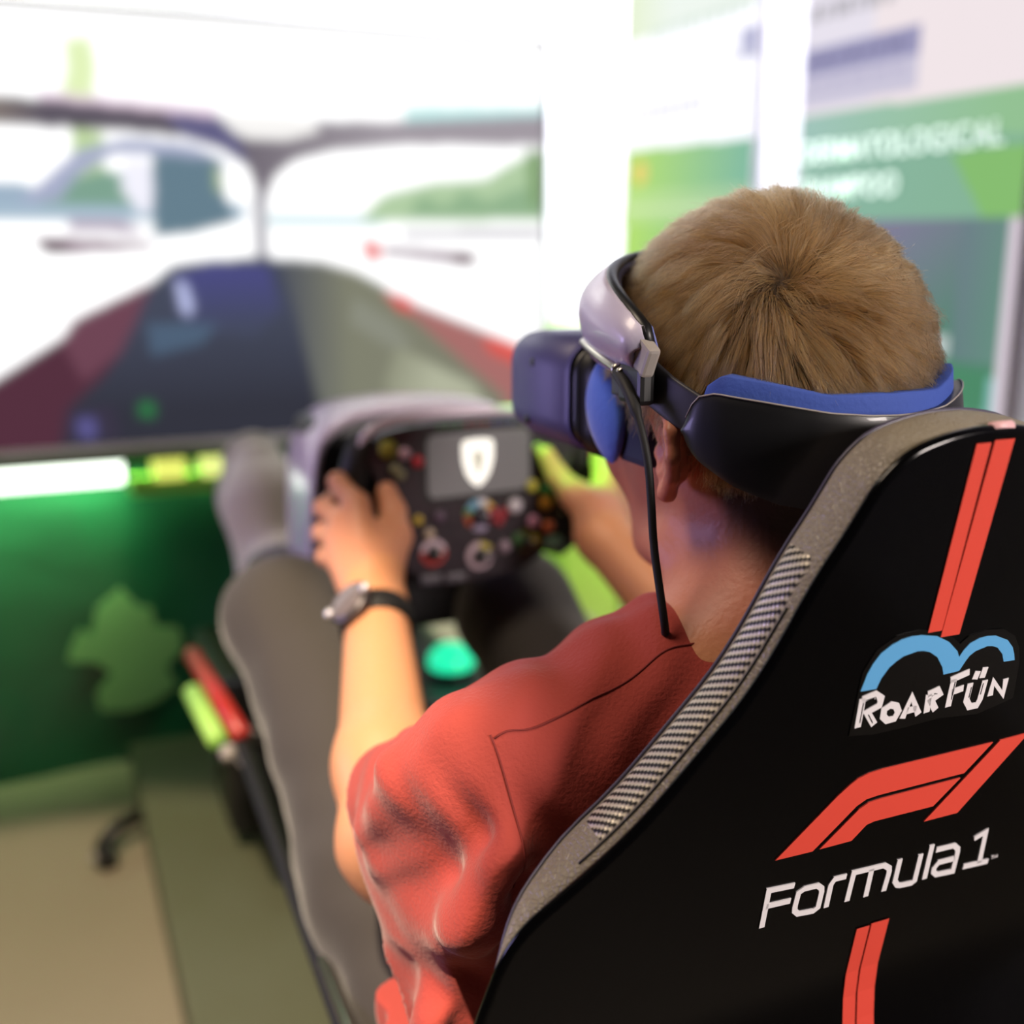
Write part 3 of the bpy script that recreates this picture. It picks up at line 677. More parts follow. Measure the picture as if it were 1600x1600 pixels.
# vinyl graphics: thin raised shapes that follow the shell
def flat_poly(name, pts_mm, m, h=.0006, cut=4):
    from mathutils.geometry import tessellate_polygon
    P_ = [Vector((x / 1000, y / 1000, 0)) for x, y in pts_mm]; tris = tessellate_polygon([P_]); n = len(P_)
    bm = bmesh.new(); lo_ = [bm.verts.new(SP(p.x, p.y, -.0030)) for p in P_]; hi_ = [bm.verts.new(SP(p.x, p.y, -.0035 - h)) for p in P_]
    for t in tris: bm.faces.new([hi_[q] for q in t])
    for q in range(n): bm.faces.new((lo_[q], lo_[(q + 1) % n], hi_[(q + 1) % n], hi_[q]))
    bmesh.ops.recalc_face_normals(bm, faces=bm.faces)
    o = bm_obj(name, bm, m); put(seat, o); return o
def strokes(name, pls, w, m, h=.0006):
    V = []; F = []
    for pl in pls:
        P_ = [Vector(p) for p in pl]; closed = (P_[0] - P_[-1]).length < .01
        if closed: P_ = P_[:-1]
        n = len(P_); base = len(V)
        for i in range(n):
            a = P_[i - 1] if (closed or i > 0) else None; c = P_[(i + 1) % n] if (closed or i < n - 1) else None
            d1 = (P_[i] - a).normalized() if a is not None else (c - P_[i]).normalized()
            d2 = (c - P_[i]).normalized() if c is not None else d1
            n1 = Vector((-d1.y, d1.x)); n2 = Vector((-d2.y, d2.x)); nn = (n1 + n2).normalized(); k = min(1.6, 1 / max(.3, nn.dot(n1)))
            for sd, hh in ((-1, .0003), (-1, -h), (1, -h), (1, .0003)):
                q = P_[i] + nn * (sd * w / 2 * k); V.append(SP(q.x / 1000, q.y / 1000, -.0035 + hh))
        for i in range(n if closed else n - 1):
            j = (i + 1) % n
            for e in range(3): F.append((base + i * 4 + e, base + j * 4 + e, base + j * 4 + e + 1, base + i * 4 + e + 1))
        if not closed: F += [(base, base + 1, base + 2, base + 3), (base + n * 4 - 4, base + n * 4 - 3, base + n * 4 - 2, base + n * 4 - 1)]
    o = mesh_obj(name, V, F, m, smooth=False); put(seat, o); return o
def stripe(u0, u1, s0, s1, m=None, n=24, shift=0):
    rows = []
    for i in range(n + 1):
        s = s0 + (s1 - s0) * i / n; k = shift * (i / n)
        rows.append([SP(u0 + k, s, -.0033), SP(u0 + k, s, -.0042), SP(u1 + k, s, -.0042), SP(u1 + k, s, -.0033)])
    o = strip_rows(rows, 'red_stripe', m or M['red'], smooth=False); put(seat, o); return o
stripe(-.0110, -.0020, .0055, .106, shift=-.0017); stripe(.0001, .0125, .0045, .110, shift=-.0035)
stripe(-.0118, -.0027, .298, .70); stripe(-.0014, .0112, .297, .70)
capo = tube('stripe_cap', [SP(.0001, -.0005, .0), SP(.0125, -.0005, .0)], .0028, mat('pink_white_vinyl', '#e9b9bb', .4), n=8); put(seat, capo)
flat_poly('sticker_backing', [(-49.6, 129.0), (-49.5, 122.7), (-43.6, 111.1), (-32.6, 104.8), (-17.7, 103.6), (-4.0, 106.3), (6.2, 111.9), (11.5, 116.2), (16.4, 112.2), (28.1, 110.5), (39.5, 111.6), (49.7, 117.3), (55.2, 125.4), (58.6, 135.8), (61.4, 157.7), (37.2, 163.5), (10.0, 160.9), (-15.3, 162.3), (-32.3, 162.6), (-49.4, 160.4)], mat('black_vinyl', '#0c0b0b', .25), .0005)
flat_poly('arch_emblem', [(-48.5, 133.9), (-46.6, 124.3), (-44.3, 118.4), (-40.6, 113.2), (-35.2, 109.5), (-29.5, 107.3), (-23.3, 106.4), (-16.9, 106.6), (-5.9, 108.9), (3.4, 113.8), (10.6, 120.2), (12.8, 124.1), (14.7, 120.3), (17.8, 116.9), (23.9, 114.6), (29.2, 114.2), (35.0, 114.8), (44.6, 118.9), (49.8, 124.0), (52.4, 128.7), (54.0, 132.6), (46.1, 132.3), (43.5, 127.2), (38.8, 122.6), (34.8, 121.0), (31.2, 120.4), (23.4, 122.2), (20.0, 124.4), (18.1, 127.4), (15.5, 132.4), (14.3, 132.8), (4.9, 133.2), (2.9, 128.5), (-2.3, 121.7), (-8.7, 117.5), (-13.0, 116.2), (-17.0, 115.8), (-25.6, 117.4), (-29.5, 119.6), (-33.2, 122.5), (-36.8, 128.3), (-38.6, 134.1)], M['blue'], .0008)
ROAR = [[[-46.0, 138.4], [-45.2, 155.8]], [[-46.3, 139.0], [-38.5, 137.2], [-33.9, 140.4], [-34.1, 144.7], [-41.1, 147.4], [-34.5, 156.1]], [[-26.3, 145.8], [-22.4, 147.2], [-20.2, 150.9], [-21.8, 154.9], [-26.3, 155.2], [-29.7, 152.2], [-30.1, 147.9], [-26.3, 145.8]], [[-16.3, 155.9], [-13.4, 143.1], [-5.7, 155.4]], [[-14.8, 151.6], [-8.2, 151.3]], [[-1.8, 143.9], [-0.4, 155.2]], [[-2.6, 143.8], [3.4, 142.2], [5.6, 145.2], [0.7, 148.0], [5.6, 154.8]], [[13.2, 137.4], [13.9, 154.4]], [[10.9, 137.6], [23.0, 134.6]], [[13.8, 145.5], [21.7, 144.2]], [[25.9, 142.1], [26.1, 152.6], [29.7, 157.3], [34.7, 157.3], [36.0, 153.8], [36.1, 142.0]], [[29.0, 135.2], [28.1, 140.0]], [[33.8, 133.6], [33.2, 140.0]], [[42.8, 152.9], [42.5, 143.7], [52.3, 153.8], [51.3, 143.6]]]
strokes('logo_lettering', ROAR, 4.0, M['white'], .0009)
for pl in [[[-45.0, 141.0], [-44.6, 153.0]], [[-43.5, 139.8], [-37.8, 139.0], [-36.2, 142.0]], [[-40.0, 149.0], [-36.0, 154.6]], [[1.6, 143.9], [3.7, 144.4]], [[14.4, 139.0], [14.9, 150.0]], [[27.2, 144.5], [27.3, 151.0]], [[35.2, 143.5], [35.2, 150.5]]]:
    strokes('brush_line', [pl], .45, M['black'], .0011)
FORM = [[[-80.8, 276.3], [-80.9, 251.1], [-64.2, 252.2]], [[-80.6, 261.8], [-64.7, 262.5]], [[-56.9, 256.6], [-47.9, 256.9], [-44.9, 259.5], [-44.2, 262.5], [-44.4, 272.9], [-47.2, 274.7], [-57.4, 273.7], [-60.4, 270.8], [-60.8, 267.5], [-60.3, 258.4], [-56.9, 256.6]], [[-38.6, 274.6], [-38.8, 258.9], [-36.9, 255.5], [-28.9, 255.7]], [[-24.4, 274.4], [-24.1, 254.6], [-2.7, 255.2], [1.3, 258.1], [2.0, 261.1], [1.4, 274.5]], [[-11.6, 255.3], [-11.2, 274.8]], [[8.0, 253.8], [8.2, 269.2], [11.0, 272.9], [13.5, 273.8], [21.6, 274.3], [23.5, 273.1], [23.1, 254.2]], [[30.0, 249.3], [30.8, 273.9]], [[34.2, 254.1], [47.7, 254.4], [51.0, 257.3], [51.7, 259.9], [52.1, 274.1], [39.8, 273.2], [36.7, 270.4], [36.4, 267.5], [38.8, 264.2], [51.2, 264.5]], [[62.4, 253.2], [70.3, 250.3], [72.2, 273.2]], [[59.7, 272.9], [79.1, 273.9]]]
strokes('word_lettering', FORM, 3.5, M['white'], .0007)
strokes('trademark', [[[81.2, 270.9], [83.0, 270.9]], [[82.1, 270.9], [82.1, 272.9]], [[83.8, 272.9], [83.9, 270.9], [84.8, 272.2], [85.7, 270.8], [85.9, 272.8]]], .5, M['white'], .0007)
for pl in ([(-80.8, 231.0), (-48.6, 198.2), (-42.1, 192.7), (-37.0, 189.3), (-30.2, 187.3), (-21.2, 186.4), (55.4, 185.2), (39.5, 202.3), (-19.6, 203.5), (-27.5, 204.3), (-33.4, 207.5), (-56.9, 231.3)],
           [(-52.5, 231.1), (-31.3, 210.2), (-25.5, 207.1), (-17.5, 206.3), (37.8, 205.1), (22.4, 220.7), (-18.1, 221.0), (-23.2, 222.1), (-31.4, 230.8)],
           [(18.4, 230.2), (60.6, 184.9), (81.7, 184.2), (42.6, 230.0)]): flat_poly('red_emblem', pl, M['red'], .0007)
# seat pan, hidden under the driver
put(seat, box('seat_pan', (-.21, .06, .16), (.21, .46, .21), M['black'], bev=.02))
put(seat, box('seat_cushion', (-.19, .10, .20), (.19, .50, .245), M['leather'], bev=.02))
for x in (-.2, .2): put(seat, box('seat_bracket', (x - .01, .0, .0), (x + .01, .4, .20), M['black'], bev=.004))

# ================================================================== DRIVER
person = tag(empty('person', (0, .18, .245)), 'person in a rust-red t-shirt and grey trousers seated driving with a headset on', 'person')
HC = np.array((0, .172, 1.020)); HR = np.array((.0765, .096, .094))
def seat_clear(fl):
    """keep the figure in front of the seat's cushion"""
    Xc, Yc, Zc = fl.coords()
    d = .0375 - ((Yc - SA.y) * SN.y + (Zc - SA.z) * SN.z) + 0 * Xc
    d = np.where(Zc > SA.z + .02, -1.0, d)
    h = np.clip(.5 - .5 * (fl.f - d) / .006, 0, 1); fl.f = (fl.f * (1 - h) + d * h + .006 * h * (1 - h)).astype(np.float32)
B = Field((-.30, -.0, .60), (.30, .80, 1.14), .0025)
B.ell(HC, HR, .0)
B.ell((0, .20, .975), (.064, .078, .078), .03)
B.ell((0, .222, .93), (.048, .062, .045), .03)
B.ell((0, .268, .905), (.022, .018, .018), .02)       # chin
B.ell((0, .262, 1.02), (.055, .022, .05), .02)        # brow
for s in (-1, 1):
    B.ell((s * .030, .276, 1.000), (.013, .012, .010), .004, 's')   # eye sockets
    B.ell((s * .030, .266, 1.000), (.012, .012, .012), .001)        # eyeballs
    B.ell((s * .042, .252, .968), (.022, .022, .026), .02)          # cheekbones
    B.cone((s * .055, .175, .915), (s * .025, .250, .898), .016, .014, .02)   # jaw line
B.cone((0, .280, 1.005), (0, .300, .968), .006, .012, .008)          # nose
for s in (-1, 1): B.ell((s * .010, .290, .964), (.007, .009, .006), .005)
B.cone((-.018, .279, .936), (.018, .279, .936), .005, .005, .004); B.cone((-.015, .277, .927), (.015, .277, .927), .006, .006, .003)
B.cone((-.020, .287, .9315), (.020, .287, .9315), .0022, .0022, .002, 's')
# neck and trapezius
B.cone((0, .150, .950), (0, .125, .850), .058, .062, .025)
for s in (-1, 1):
    B.cone((s * .03, .12, .875), (s * .14, .135, .822), .042, .042, .04)
B.cone((-.12, .14, .80), (.12, .14, .80), .052, .052, .03)
B.ell((0, .165, .72), (.155, .095, .16), .03)
# ears
for s in (-1, 1):
    ex, ey, ez = s * .0770, .146, .985
    def E3(x, y, z): return (ex + s * x, ey + y, ez + z)
    hel = [(.001, .012, .004), (.005, .014, .018), (.008, .004, .027), (.011, -.010, .025), (.014, -.020, .013), (.0135, -.021, -.001), (.010, -.015, -.014), (.006, -.004, -.025), (.002, .004, -.023)]
    B.chain([E3(*h) for h in hel], [.0035, .004, .0042, .0045, .0045, .0042, .0042, .0055, .0045], .003)
    B.cone(E3(.0, -.002, .010), E3(.001, -.001, -.012), .011, .010, .004); B.cone(E3(.006, -.012, .010), E3(.004, -.008, -.008), .006, .006, .004)
    B.cone(E3(.0105, -.010, .012), E3(.008, -.009, -.009), .0036, .0036, .003)
    B.ell(E3(.0125, .001, -.002), (.007, .0075, .011), .002, 's')
    B.ell(E3(.0125, -.012, .012), (.003, .004, .010), .002, 's')
    B.ell(E3(.004, .0095, -.004), (.004, .003, .005), .003)       # tragus
# arms
SH_L, EL_L, WR_L = (-.165, .135, .80), (-.201, .322, .668), (-.139, .560, .772)
SH_R, EL_R, WR_R = (.165, .135, .80), (.160, .345, .690), (.108, .578, .808)
for sh_, el, wr, s in ((SH_L, EL_L, WR_L, -1), (SH_R, EL_R, WR_R, 1)):
    sh_, el, wr = map(np.array, (sh_, el, wr))
    B.cone(sh_, el, .047, .037, .03)
    m1 = el + (wr - el) * .28
    B.cone(el, m1, .036, .0395, .02); B.cone(m1, wr, .0405, .0290, .02, flat=((s, .0, .6), 1.06))
    B.ell(el + np.array((0, -.012, -.022)), (.02, .02, .02), .02)
def hand(wr, mcp, pip, dip, tip, thumb, k=.006, kt=1.1):
    wr = np.array(wr)
    pm = np.mean(np.array(mcp), 0)
    B.cone(wr, wr + (pm - wr) * .35, .026, .024, .015)
    for q in mcp: B.cone(wr + (np.array(q) - wr) * .12, q, .018, .0125, .014)
    for a, b_, c, d in zip(mcp, pip, dip, tip):
        B.cone(a, b_, .0118, .0098, k); B.cone(b_, c, .0098, .0088, .003); B.cone(c, d, .0088, .0072, .003)
    B.cone(thumb[0], thumb[1], .018 * kt, .0145 * kt, .016); B.cone(thumb[1], thumb[2], .0125 * kt, .0108 * kt, .008); B.cone(thumb[2], thumb[3], .0108 * kt, .0085 * kt, .003)
hand(WR_L,
     [(-.134, .632, .852), (-.148, .634, .835), (-.155, .630, .818), (-.156, .620, .800)],
     [(-.143, .672, .868), (-.158, .674, .842), (-.162, .668, .818), (-.162, .654, .797)],
     [(-.128, .698, .866), (-.142, .704, .842), (-.146, .698, .818), (-.148, .682, .797)],
     [(-.108, .708, .862), (-.120, .716, .838), (-.124, .712, .815), (-.130, .698, .796)],
     [(-.126, .585, .800), (-.104, .612, .822), (-.098, .632, .842), (-.101, .642, .860)], kt=1.22)
hand(WR_R,
     [(.138, .634, .856), (.150, .636, .838), (.156, .630, .820), (.156, .620, .803)],
     [(.150, .672, .874), (.164, .674, .848), (.168, .668, .822), (.166, .654, .800)],
     [(.136, .700, .876), (.150, .706, .846), (.152, .698, .820), (.154, .682, .798)],
     [(.116, .712, .872), (.130, .718, .842), (.132, .712, .818), (.136, .698, .797)],
     [(.108, .600, .828), (.100, .628, .842), (.089, .648, .860), (.080, .658, .882)])
seat_clear(B); VB, QB = B.mesh(); del B
body = mesh_obj('body', VB, QB, M['skin'])
# skin tone by region: hair-covered scalp, flushed ear and hands, painted head shade and lit arm
tone = np.tile(np.array(lin('#d0936a')), (len(VB), 1))
def blend(mask, col):
    global tone
    tone = tone * (1 - mask[:, None]) + np.array(lin(col)) * mask[:, None]
def sstep(a, b_, x): t = np.clip((x - a) / (b_ - a), 0, 1); return t * t * (3 - 2 * t)
X, Y, Z = VB.T
headm = sstep(.86, .90, Z) * (Y < .34) * (np.abs(X) < .12)
blend(headm * .9, '#bd7860')
rel = np.stack([(X - HC[0]) / HR[0], (Y - HC[1]) / HR[1], (Z - HC[2]) / HR[2]], 1)
# hair line: above ear height at the side, down the nape at the back
hairz = np.interp(Y, [.02, .08, .12, .145, .19, .24, .30], [.895, .912, .935, 1.00, 1.015, 1.055, 1.09])
hm = sstep(-.012, .022, Z - hairz) * (np.abs(X) < .11) * (Y < .32) * (Z > .87)
earm = np.clip(1.6 - np.sqrt(((np.abs(X) - .086) / .014) ** 2 + ((Y - .150) / .024) ** 2 + ((Z - .985) / .034) ** 2), 0, 1)
blend(hm * (1 - np.clip(earm * 2, 0, 1)), '#3f2c1c')
blend(earm * .7, '#cf7f68')
hnd = ((Y > .57) & (Y < .75)).astype(float)
blend(hnd * .55, '#cb8c72')
at = body.data.attributes.new('tone', 'FLOAT_COLOR', 'POINT'); at.data.foreach_set('color', np.concatenate([tone, np.ones((len(VB), 1))], 1).astype(np.float32).ravel())
put(person, body)

# ---- t-shirt
S = Field((-.31, -.0, .42), (.31, .42, .93), .0026)
for s in (-1, 1):
    S.cone((s * .035, .125, .868), (s * .10, .130, .842), .040, .038, .035)
    S.cone((s * .10, .132, .836), (s * .180, .140, .806), .046, .050, .03)
    S.cone((s * .175, .140, .800), (s * .198, .262, .722), .053, .054, .03)
    S.ell((s * .204, .19, .725), (.038, .07, .058), .03)
S.ell((0, .165, .72), (.185, .112, .17), .05)
S.ell((0, .185, .56), (.195, .128, .20), .05)
S.ell((-.185, .20, .60), (.058, .075, .15), .04); S.ell((.185, .20, .60), (.055, .07, .15), .04)
# folds: soft ridges and valleys
def ridge(pts, r, k=.02): S.chain(pts, r, k)
def valley(pts, r, k=.02): S.chain(pts, r, k, 's')
ridge([(-.210, .128, .842), (-.236, .165, .800), (-.245, .200, .750)], [.006, .007, .006], .035)
valley([(-.222, .090, .800), (-.252, .118, .750), (-.262, .150, .715)], [.004, .006, .004], .03)
ridge([(-.212, .075, .790), (-.224, .095, .745), (-.220, .125, .718)], [.006, .007, .006], .035)
valley([(-.195, .052, .780), (-.214, .062, .730), (-.215, .085, .690)], [.003, .005, .004], .025)
ridge([(-.17, .055, .78), (-.185, .055, .72), (-.19, .07, .66)], [.005, .006, .006], .03)
valley([(-.15, .040, .80), (-.165, .038, .74), (-.17, .05, .68)], [.003, .005, .004], .03)
ridge([(-.232, .13, .665), (-.240, .15, .60), (-.245, .17, .50)], [.006, .010, .010], .03)
valley([(-.268, .235, .672), (-.250, .165, .668), (-.232, .09, .684)], [.012, .013, .010], .010)
Xs, Ys, Zs = S.coords()
low = np.clip((.69 - Zs) / .06, 0, 1) * np.clip((np.abs(Xs) - .14) / .04, 0, 1)
S.f += (.0055 * low * np.sin(Ys * 115 + Zs * 22 + 1.6 * np.sin(Zs * 26))).astype(np.float32)
ws = .0013 * np.sin(Xs * 95 + Zs * 60 + 2 * np.sin(Ys * 40)) * np.sin(Zs * 70 - Ys * 85) + .0011 * np.sin(Xs * 170 - Ys * 60 + 3 * np.sin(Zs * 55))
S.f += ws.astype(np.float32); del ws
# sleeves are open: hollow them out and cut with the hem plane
for s in (-1, 1):
    ah = np.array((s * .165, .785, -.60), np.float32); ah /= np.linalg.norm(ah)
    pl = s * 0 + (Xs * ah[0] + Ys * ah[1] + Zs * ah[2])
    hem = -.1985
    reg = (Xs * s > .11) & (Ys > .13) & (Zs > .60)
    wob = .004 * np.sin(Xs * 90) + .003 * np.sin(Zs * 80)
    cut = pl - hem + wob
    S.f = np.where(reg, np.maximum(S.f, cut), S.f)
    S.cone((s * .180, .18, .770), (s * .216, .34, .665), .046, .052, .004, 's')
S.cone((0, .150, .95), (0, .130, .885), .064, .062, .004, 's')
S.ell((0, .138, .885), (.066, .072, .030), .004, 's')
S.f = np.maximum(S.f, (.455 - Zs) + 0 * Xs + 0 * Ys).astype(np.float32)
seat_clear(S); VS, QS = S.mesh(); del S
shirt = mesh_obj('t_shirt', VS, QS, M['shirt']); put(person, shirt)
bv = bvh_of(VS, QS)
def drape(o, d, lift=.0003):
    h = bv.ray_cast(Vector(o), Vector(d).normalized())
    return h[0] + h[1] * lift if h[0] is not None else None
seamm = mat('dark_red_stitching', '#7c2a26', .9)
def seam(path):
    pts = [p for p in path if p is not None]
    if len(pts) > 3: tube('shirt_seam', pts, .0006, seamm, n=6).parent = shirt
n = 40
seam([drape((x, .099 + .005 * ((-.07 - x) / .142), 1.0), (0, 0, -1)) for x in np.linspace(-.070, -.207, n)])
seam([drape((x, .112, 1.0), (0, 0, -1)) for x in np.linspace(.066, .205, n)])
c0 = Vector((-.192, .122, .775))
seam([drape(c0, Vector((-.22 + .30 * (a - .05) / 1.85 * 0, -math.sin(a), math.cos(a)))) for a in np.linspace(.22, 2.2, n)])
# collar band
cb = []
for k in range(48):
    a = 2 * PI * k / 48
    p = drape((.070 * math.sin(a), .136 + .076 * math.cos(a), 1.0), (0, 0, -1), .001)
    if p: cb.append(p)
if len(cb) > 30: tube('collar', cb, .0035, M['shirt'], n=8, closed=True).parent = shirt

# ---- trousers
T = Field((-.30, .08, .22), (.30, 1.16, .80), .004)
T.ell((0, .21, .36), (.175, .14, .13), .04)
KL, KR = (-.182, .765, .700), (.092, .765, .675)
for s, K, ank in ((-1, KL, (-.122, 1.10, .645)), (1, KR, (.115, 1.10, .645))):
    K = np.array(K); hip = np.array((s * .105, .24, .36)); mid = (K + hip) / 2
    T.cone(hip, mid, .095, .082, .04); T.cone(mid, K, .082, .060 if s < 0 else .066, .04)
    T.cone(K, np.array(ank), .056, .050, .04); T.ell(K + np.array((0, .01, .0)), (.056, .05, .055), .03)
Xs, Ys, Zs = T.coords()
T.f += (.0014 * np.sin(Ys * 75 + 3 * np.sin(Zs * 22)) * np.sin(Xs * 45 + Zs * 30)).astype(np.float32)
seat_clear(T); VT, QT = T.mesh(); del T
put(person, mesh_obj('trousers', VT, QT, M['trousers']))

# ---- shoes, one per foot, toes up on the pedals
for x in (-.115, .115):
    Fd = Field((x - .07, 1.04, .56), (x + .07, 1.34, .84), .003)
    Fd.cone((x, 1.11, .655), (x, 1.17, .625), .050, .044, .02)
    Fd.cone((x, 1.17, .630), (x - .004, 1.20, .735), .048, .060, .03, flat=((0, 1, .3), 1.2))
    Fd.cone((x - .004, 1.20, .735), (x - .006, 1.232, .780), .058, .040, .02, flat=((0, 1, .3), 1.15))
    Vf, Qf = Fd.mesh()
    sho = mesh_obj('shoe', Vf, Qf, M['shoe']); put(person, sho)
    Fd = Field((x - .075, 1.10, .55), (x + .075, 1.34, .85), .003)
    Fd.cone((x, 1.205, .605), (x - .004, 1.236, .735), .042, .060, .02, flat=((0, 1, -.25), 3.2)); Fd.cone((x - .004, 1.236, .735), (x - .006, 1.256, .785), .060, .044, .02, flat=((0, 1, -.25), 3.2))
    Vf, Qf = Fd.mesh(); so = mesh_obj('shoe_sole', Vf, Qf, M['sole']); so.parent = sho
    for k in range(4):
        z = .675 + k * .022; y = 1.134 + k * .008
        tube('shoelace', [(x - .020, y + .012, z), (x, y - .0, z + .004), (x + .020, y + .012, z)], .0028, M['sole'], n=6, smooth_pts=1).parent = sho

# ---- hair: strands as hair curves, growing round a whorl on the crown
NH = 46000
whorl = np.array((-.040, .099, 1.093)); wv = (whorl - HC) / HR; wv /= np.linalg.norm(wv)
dirs = rng.normal(size=(NH * 3, 3)); dirs /= np.linalg.norm(dirs, axis=1)[:, None]
root = HC + dirs * HR
hz = np.interp(root[:, 1], [.06, .085, .12, .145, .19, .24, .30], [.915, .935, .965, 1.010, 1.045, 1.075, 1.10])
keep = root[:, 2] > hz + rng.normal(size=len(root)) * .003
dirs = dirs[keep][:NH]; root = root[keep][:NH]; N = len(root)
def frame(dr):
    """outgrowth direction along the scalp: away from the whorl with a clockwise swirl, easing into a downward fall"""
    tv_ = dr - wv; tv_ -= (tv_ * dr).sum(1)[:, None] * dr
    dist = np.linalg.norm(tv_, axis=1)[:, None]; tv_ /= np.maximum(dist, 1e-4)
    sw = np.cross(dr, tv_)
    k = np.exp(-dist * 2.2)
    g = tv_ * (1 - .3 * k) + sw * (.65 * k + .06)
    dn = np.array((0, 0, -1.0)) - dr * (-dr[:, 2:3]); 
    g = g + dn * .25 * np.clip(dist - .4, 0, 1)
    return g / np.linalg.norm(g, axis=1)[:, None], dist[:, 0]
g, dist = frame(dirs)
length = np.interp(root[:, 2], [.92, .97, 1.0, 1.05], [.004, .008, .020, .031]) * (.8 + .4 * rng.random(N))
length *= np.interp(dist, [0, .3], [.75, 1])
# clumps
NC = 3000; cd = rng.normal(size=(NC, 3)); cd /= np.linalg.norm(cd, axis=1)[:, None]
ci = np.zeros(N, int); cbest = np.zeros(N)
for i in range(0, N, 4000):
    dd = dirs[i:i + 4000] @ cd.T; ci[i:i + 4000] = dd.argmax(1)
jit = rng.normal(size=(NC, 3)) * .12; clen = .8 + .4 * rng.random(NC); clift = rng.random(NC)
g = g + jit[ci]; g -= (g * dirs).sum(1)[:, None] * dirs; g /= np.linalg.norm(g, axis=1)[:, None]
length *= clen[ci]
cc = cd[ci]; cg, _ = frame(cc)
fly = (rng.random(N) < .05) * rng.random(N)
NP = 7; pts = np.zeros((N, NP, 3), np.float32)
thick = np.interp(root[:, 2], [.93, .98, 1.03], [.003, .009, .017])
for k in range(NP):
    t = k / (NP - 1)
    ang = length * t / .09
    d_ = dirs * np.cos(ang)[:, None] + g * np.sin(ang)[:, None]
    ca = np.interp(t, [0, 1], [0, 1]) * length / .09
    c_ = cc * np.cos(ca)[:, None] + cg * np.sin(ca)[:, None]
    d_ = d_ * (1 - .55 * t * t) + c_ * .55 * t * t; d_ /= np.linalg.norm(d_, axis=1)[:, None]
    lift = thick * (math.sin(min(t * 1.5, 1) * PI / 2) * (.75 + .25 * clift[ci]) + .15 * t * clift[ci])
    lift = lift + .0012 * t * rng.normal(size=N) + fly * .006 * t * t
    pts[:, k] = HC + d_ * (HR + lift[:, None])
hc = bpy.data.hair_curves.new('hair'); hc.add_curves([NP] * N)
hc.attributes['position'].data.foreach_set('vector', pts.ravel()) if 'position' in hc.attributes else hc.points.foreach_set('position', pts.ravel())
ra = hc.attributes.get('radius') or hc.attributes.new('radius', 'FLOAT', 'POINT')
ra.data.foreach_set('value', np.tile(np.linspace(1, .35, NP).astype(np.float32) * .00013, N))
hm_ = bpy.data.materials.new('light_brown_hair'); hm_.use_nodes = True; nt = hm_.node_tree; nt.nodes.clear()
hb = nt.nodes.new('ShaderNodeBsdfHairPrincipled'); ho = nt.nodes.new('ShaderNodeOutputMaterial'); nt.links.new(hb.outputs[0], ho.inputs[0])
hb.parametrization = 'COLOR'; hb.inputs['Color'].default_value = (*lin('#a07b4e'), 1); hb.inputs['Roughness'].default_value = .38
hinfo = nt.nodes.new('ShaderNodeHairInfo'); hr_ = nt.nodes.new('ShaderNodeValToRGB'); nt.links.new(hinfo.outputs['Random'], hr_.inputs[0])
hr_.color_ramp.elements[0].color = (*lin('#47341f'), 1); hr_.color_ramp.elements[1].color = (*lin('#83653e'), 1)
nt.links.new(hr_.outputs[0], hb.inputs['Color'])
hc.materials.append(hm_)
hair = bpy.data.objects.new('hair', hc); COL.objects.link(hair); tag(hair, kind='stuff'); put(person, hair)

# ================================================================== WATCH on the left wrist
wax = (np.array(WR_L) - np.array(EL_L)); wax /= np.linalg.norm(wax); wax = Vector(wax)
wc = Vector(WR_L) - wax * .026
view = (cam.location - wc); side = Vector((-.75, -.25, .62)); nrm = (side - wax * side.dot(wax)).normalized(); tan = wax.cross(nrm)
watch = tag(empty('wrist_watch', wc), 'black round watch on a dark strap around the left wrist', 'watch')
V = []; F = []; n = 40; prof = [(-.0125, .0305), (-.012, .0330), (0, .0342), (.012, .0330), (.0125, .0305), (0, .0295)]
for k in range(n):
    a = 2 * PI * k / n
    d = nrm * math.cos(a) + tan * math.sin(a)
    for h, r in prof: V.append(wc + wax * h + d * r)
for k in range(n):
    for j in range(6): F.append((k * 6 + j, k * 6 + (j + 1) % 6, ((k + 1) % n) * 6 + (j + 1) % 6, ((k + 1) % n) * 6 + j))
put(watch, mesh_obj('watch_strap', V, F, M['rubber']))
put(watch, lathe('watch_case', [(.018, -.004), (.0215, -.003), (.0225, .002), (.0220, .006), (.019, .0075)], mat('dark_steel', '#5b5658', .35, metal=.7), loc=wc + nrm * .0325, axis=nrm, n=36))
put(watch, lathe('watch_face', [(.0182, .0), (.0182, .0008), (.0175, .0012), (.002, .0013)], mat('watch_glass', '#6a6264', .15), loc=wc + nrm * .0402, axis=nrm, n=32))
for s in (-1, 1):
    put(watch, lathe('watch_stud', [(.0042, 0), (.0048, .002), (.0040, .0042), (.001, .005)], mat('stud_metal', '#dcdce4', .25, metal=.6), loc=wc + nrm * .0385 + tan * s * .0215, axis=nrm, n=16))

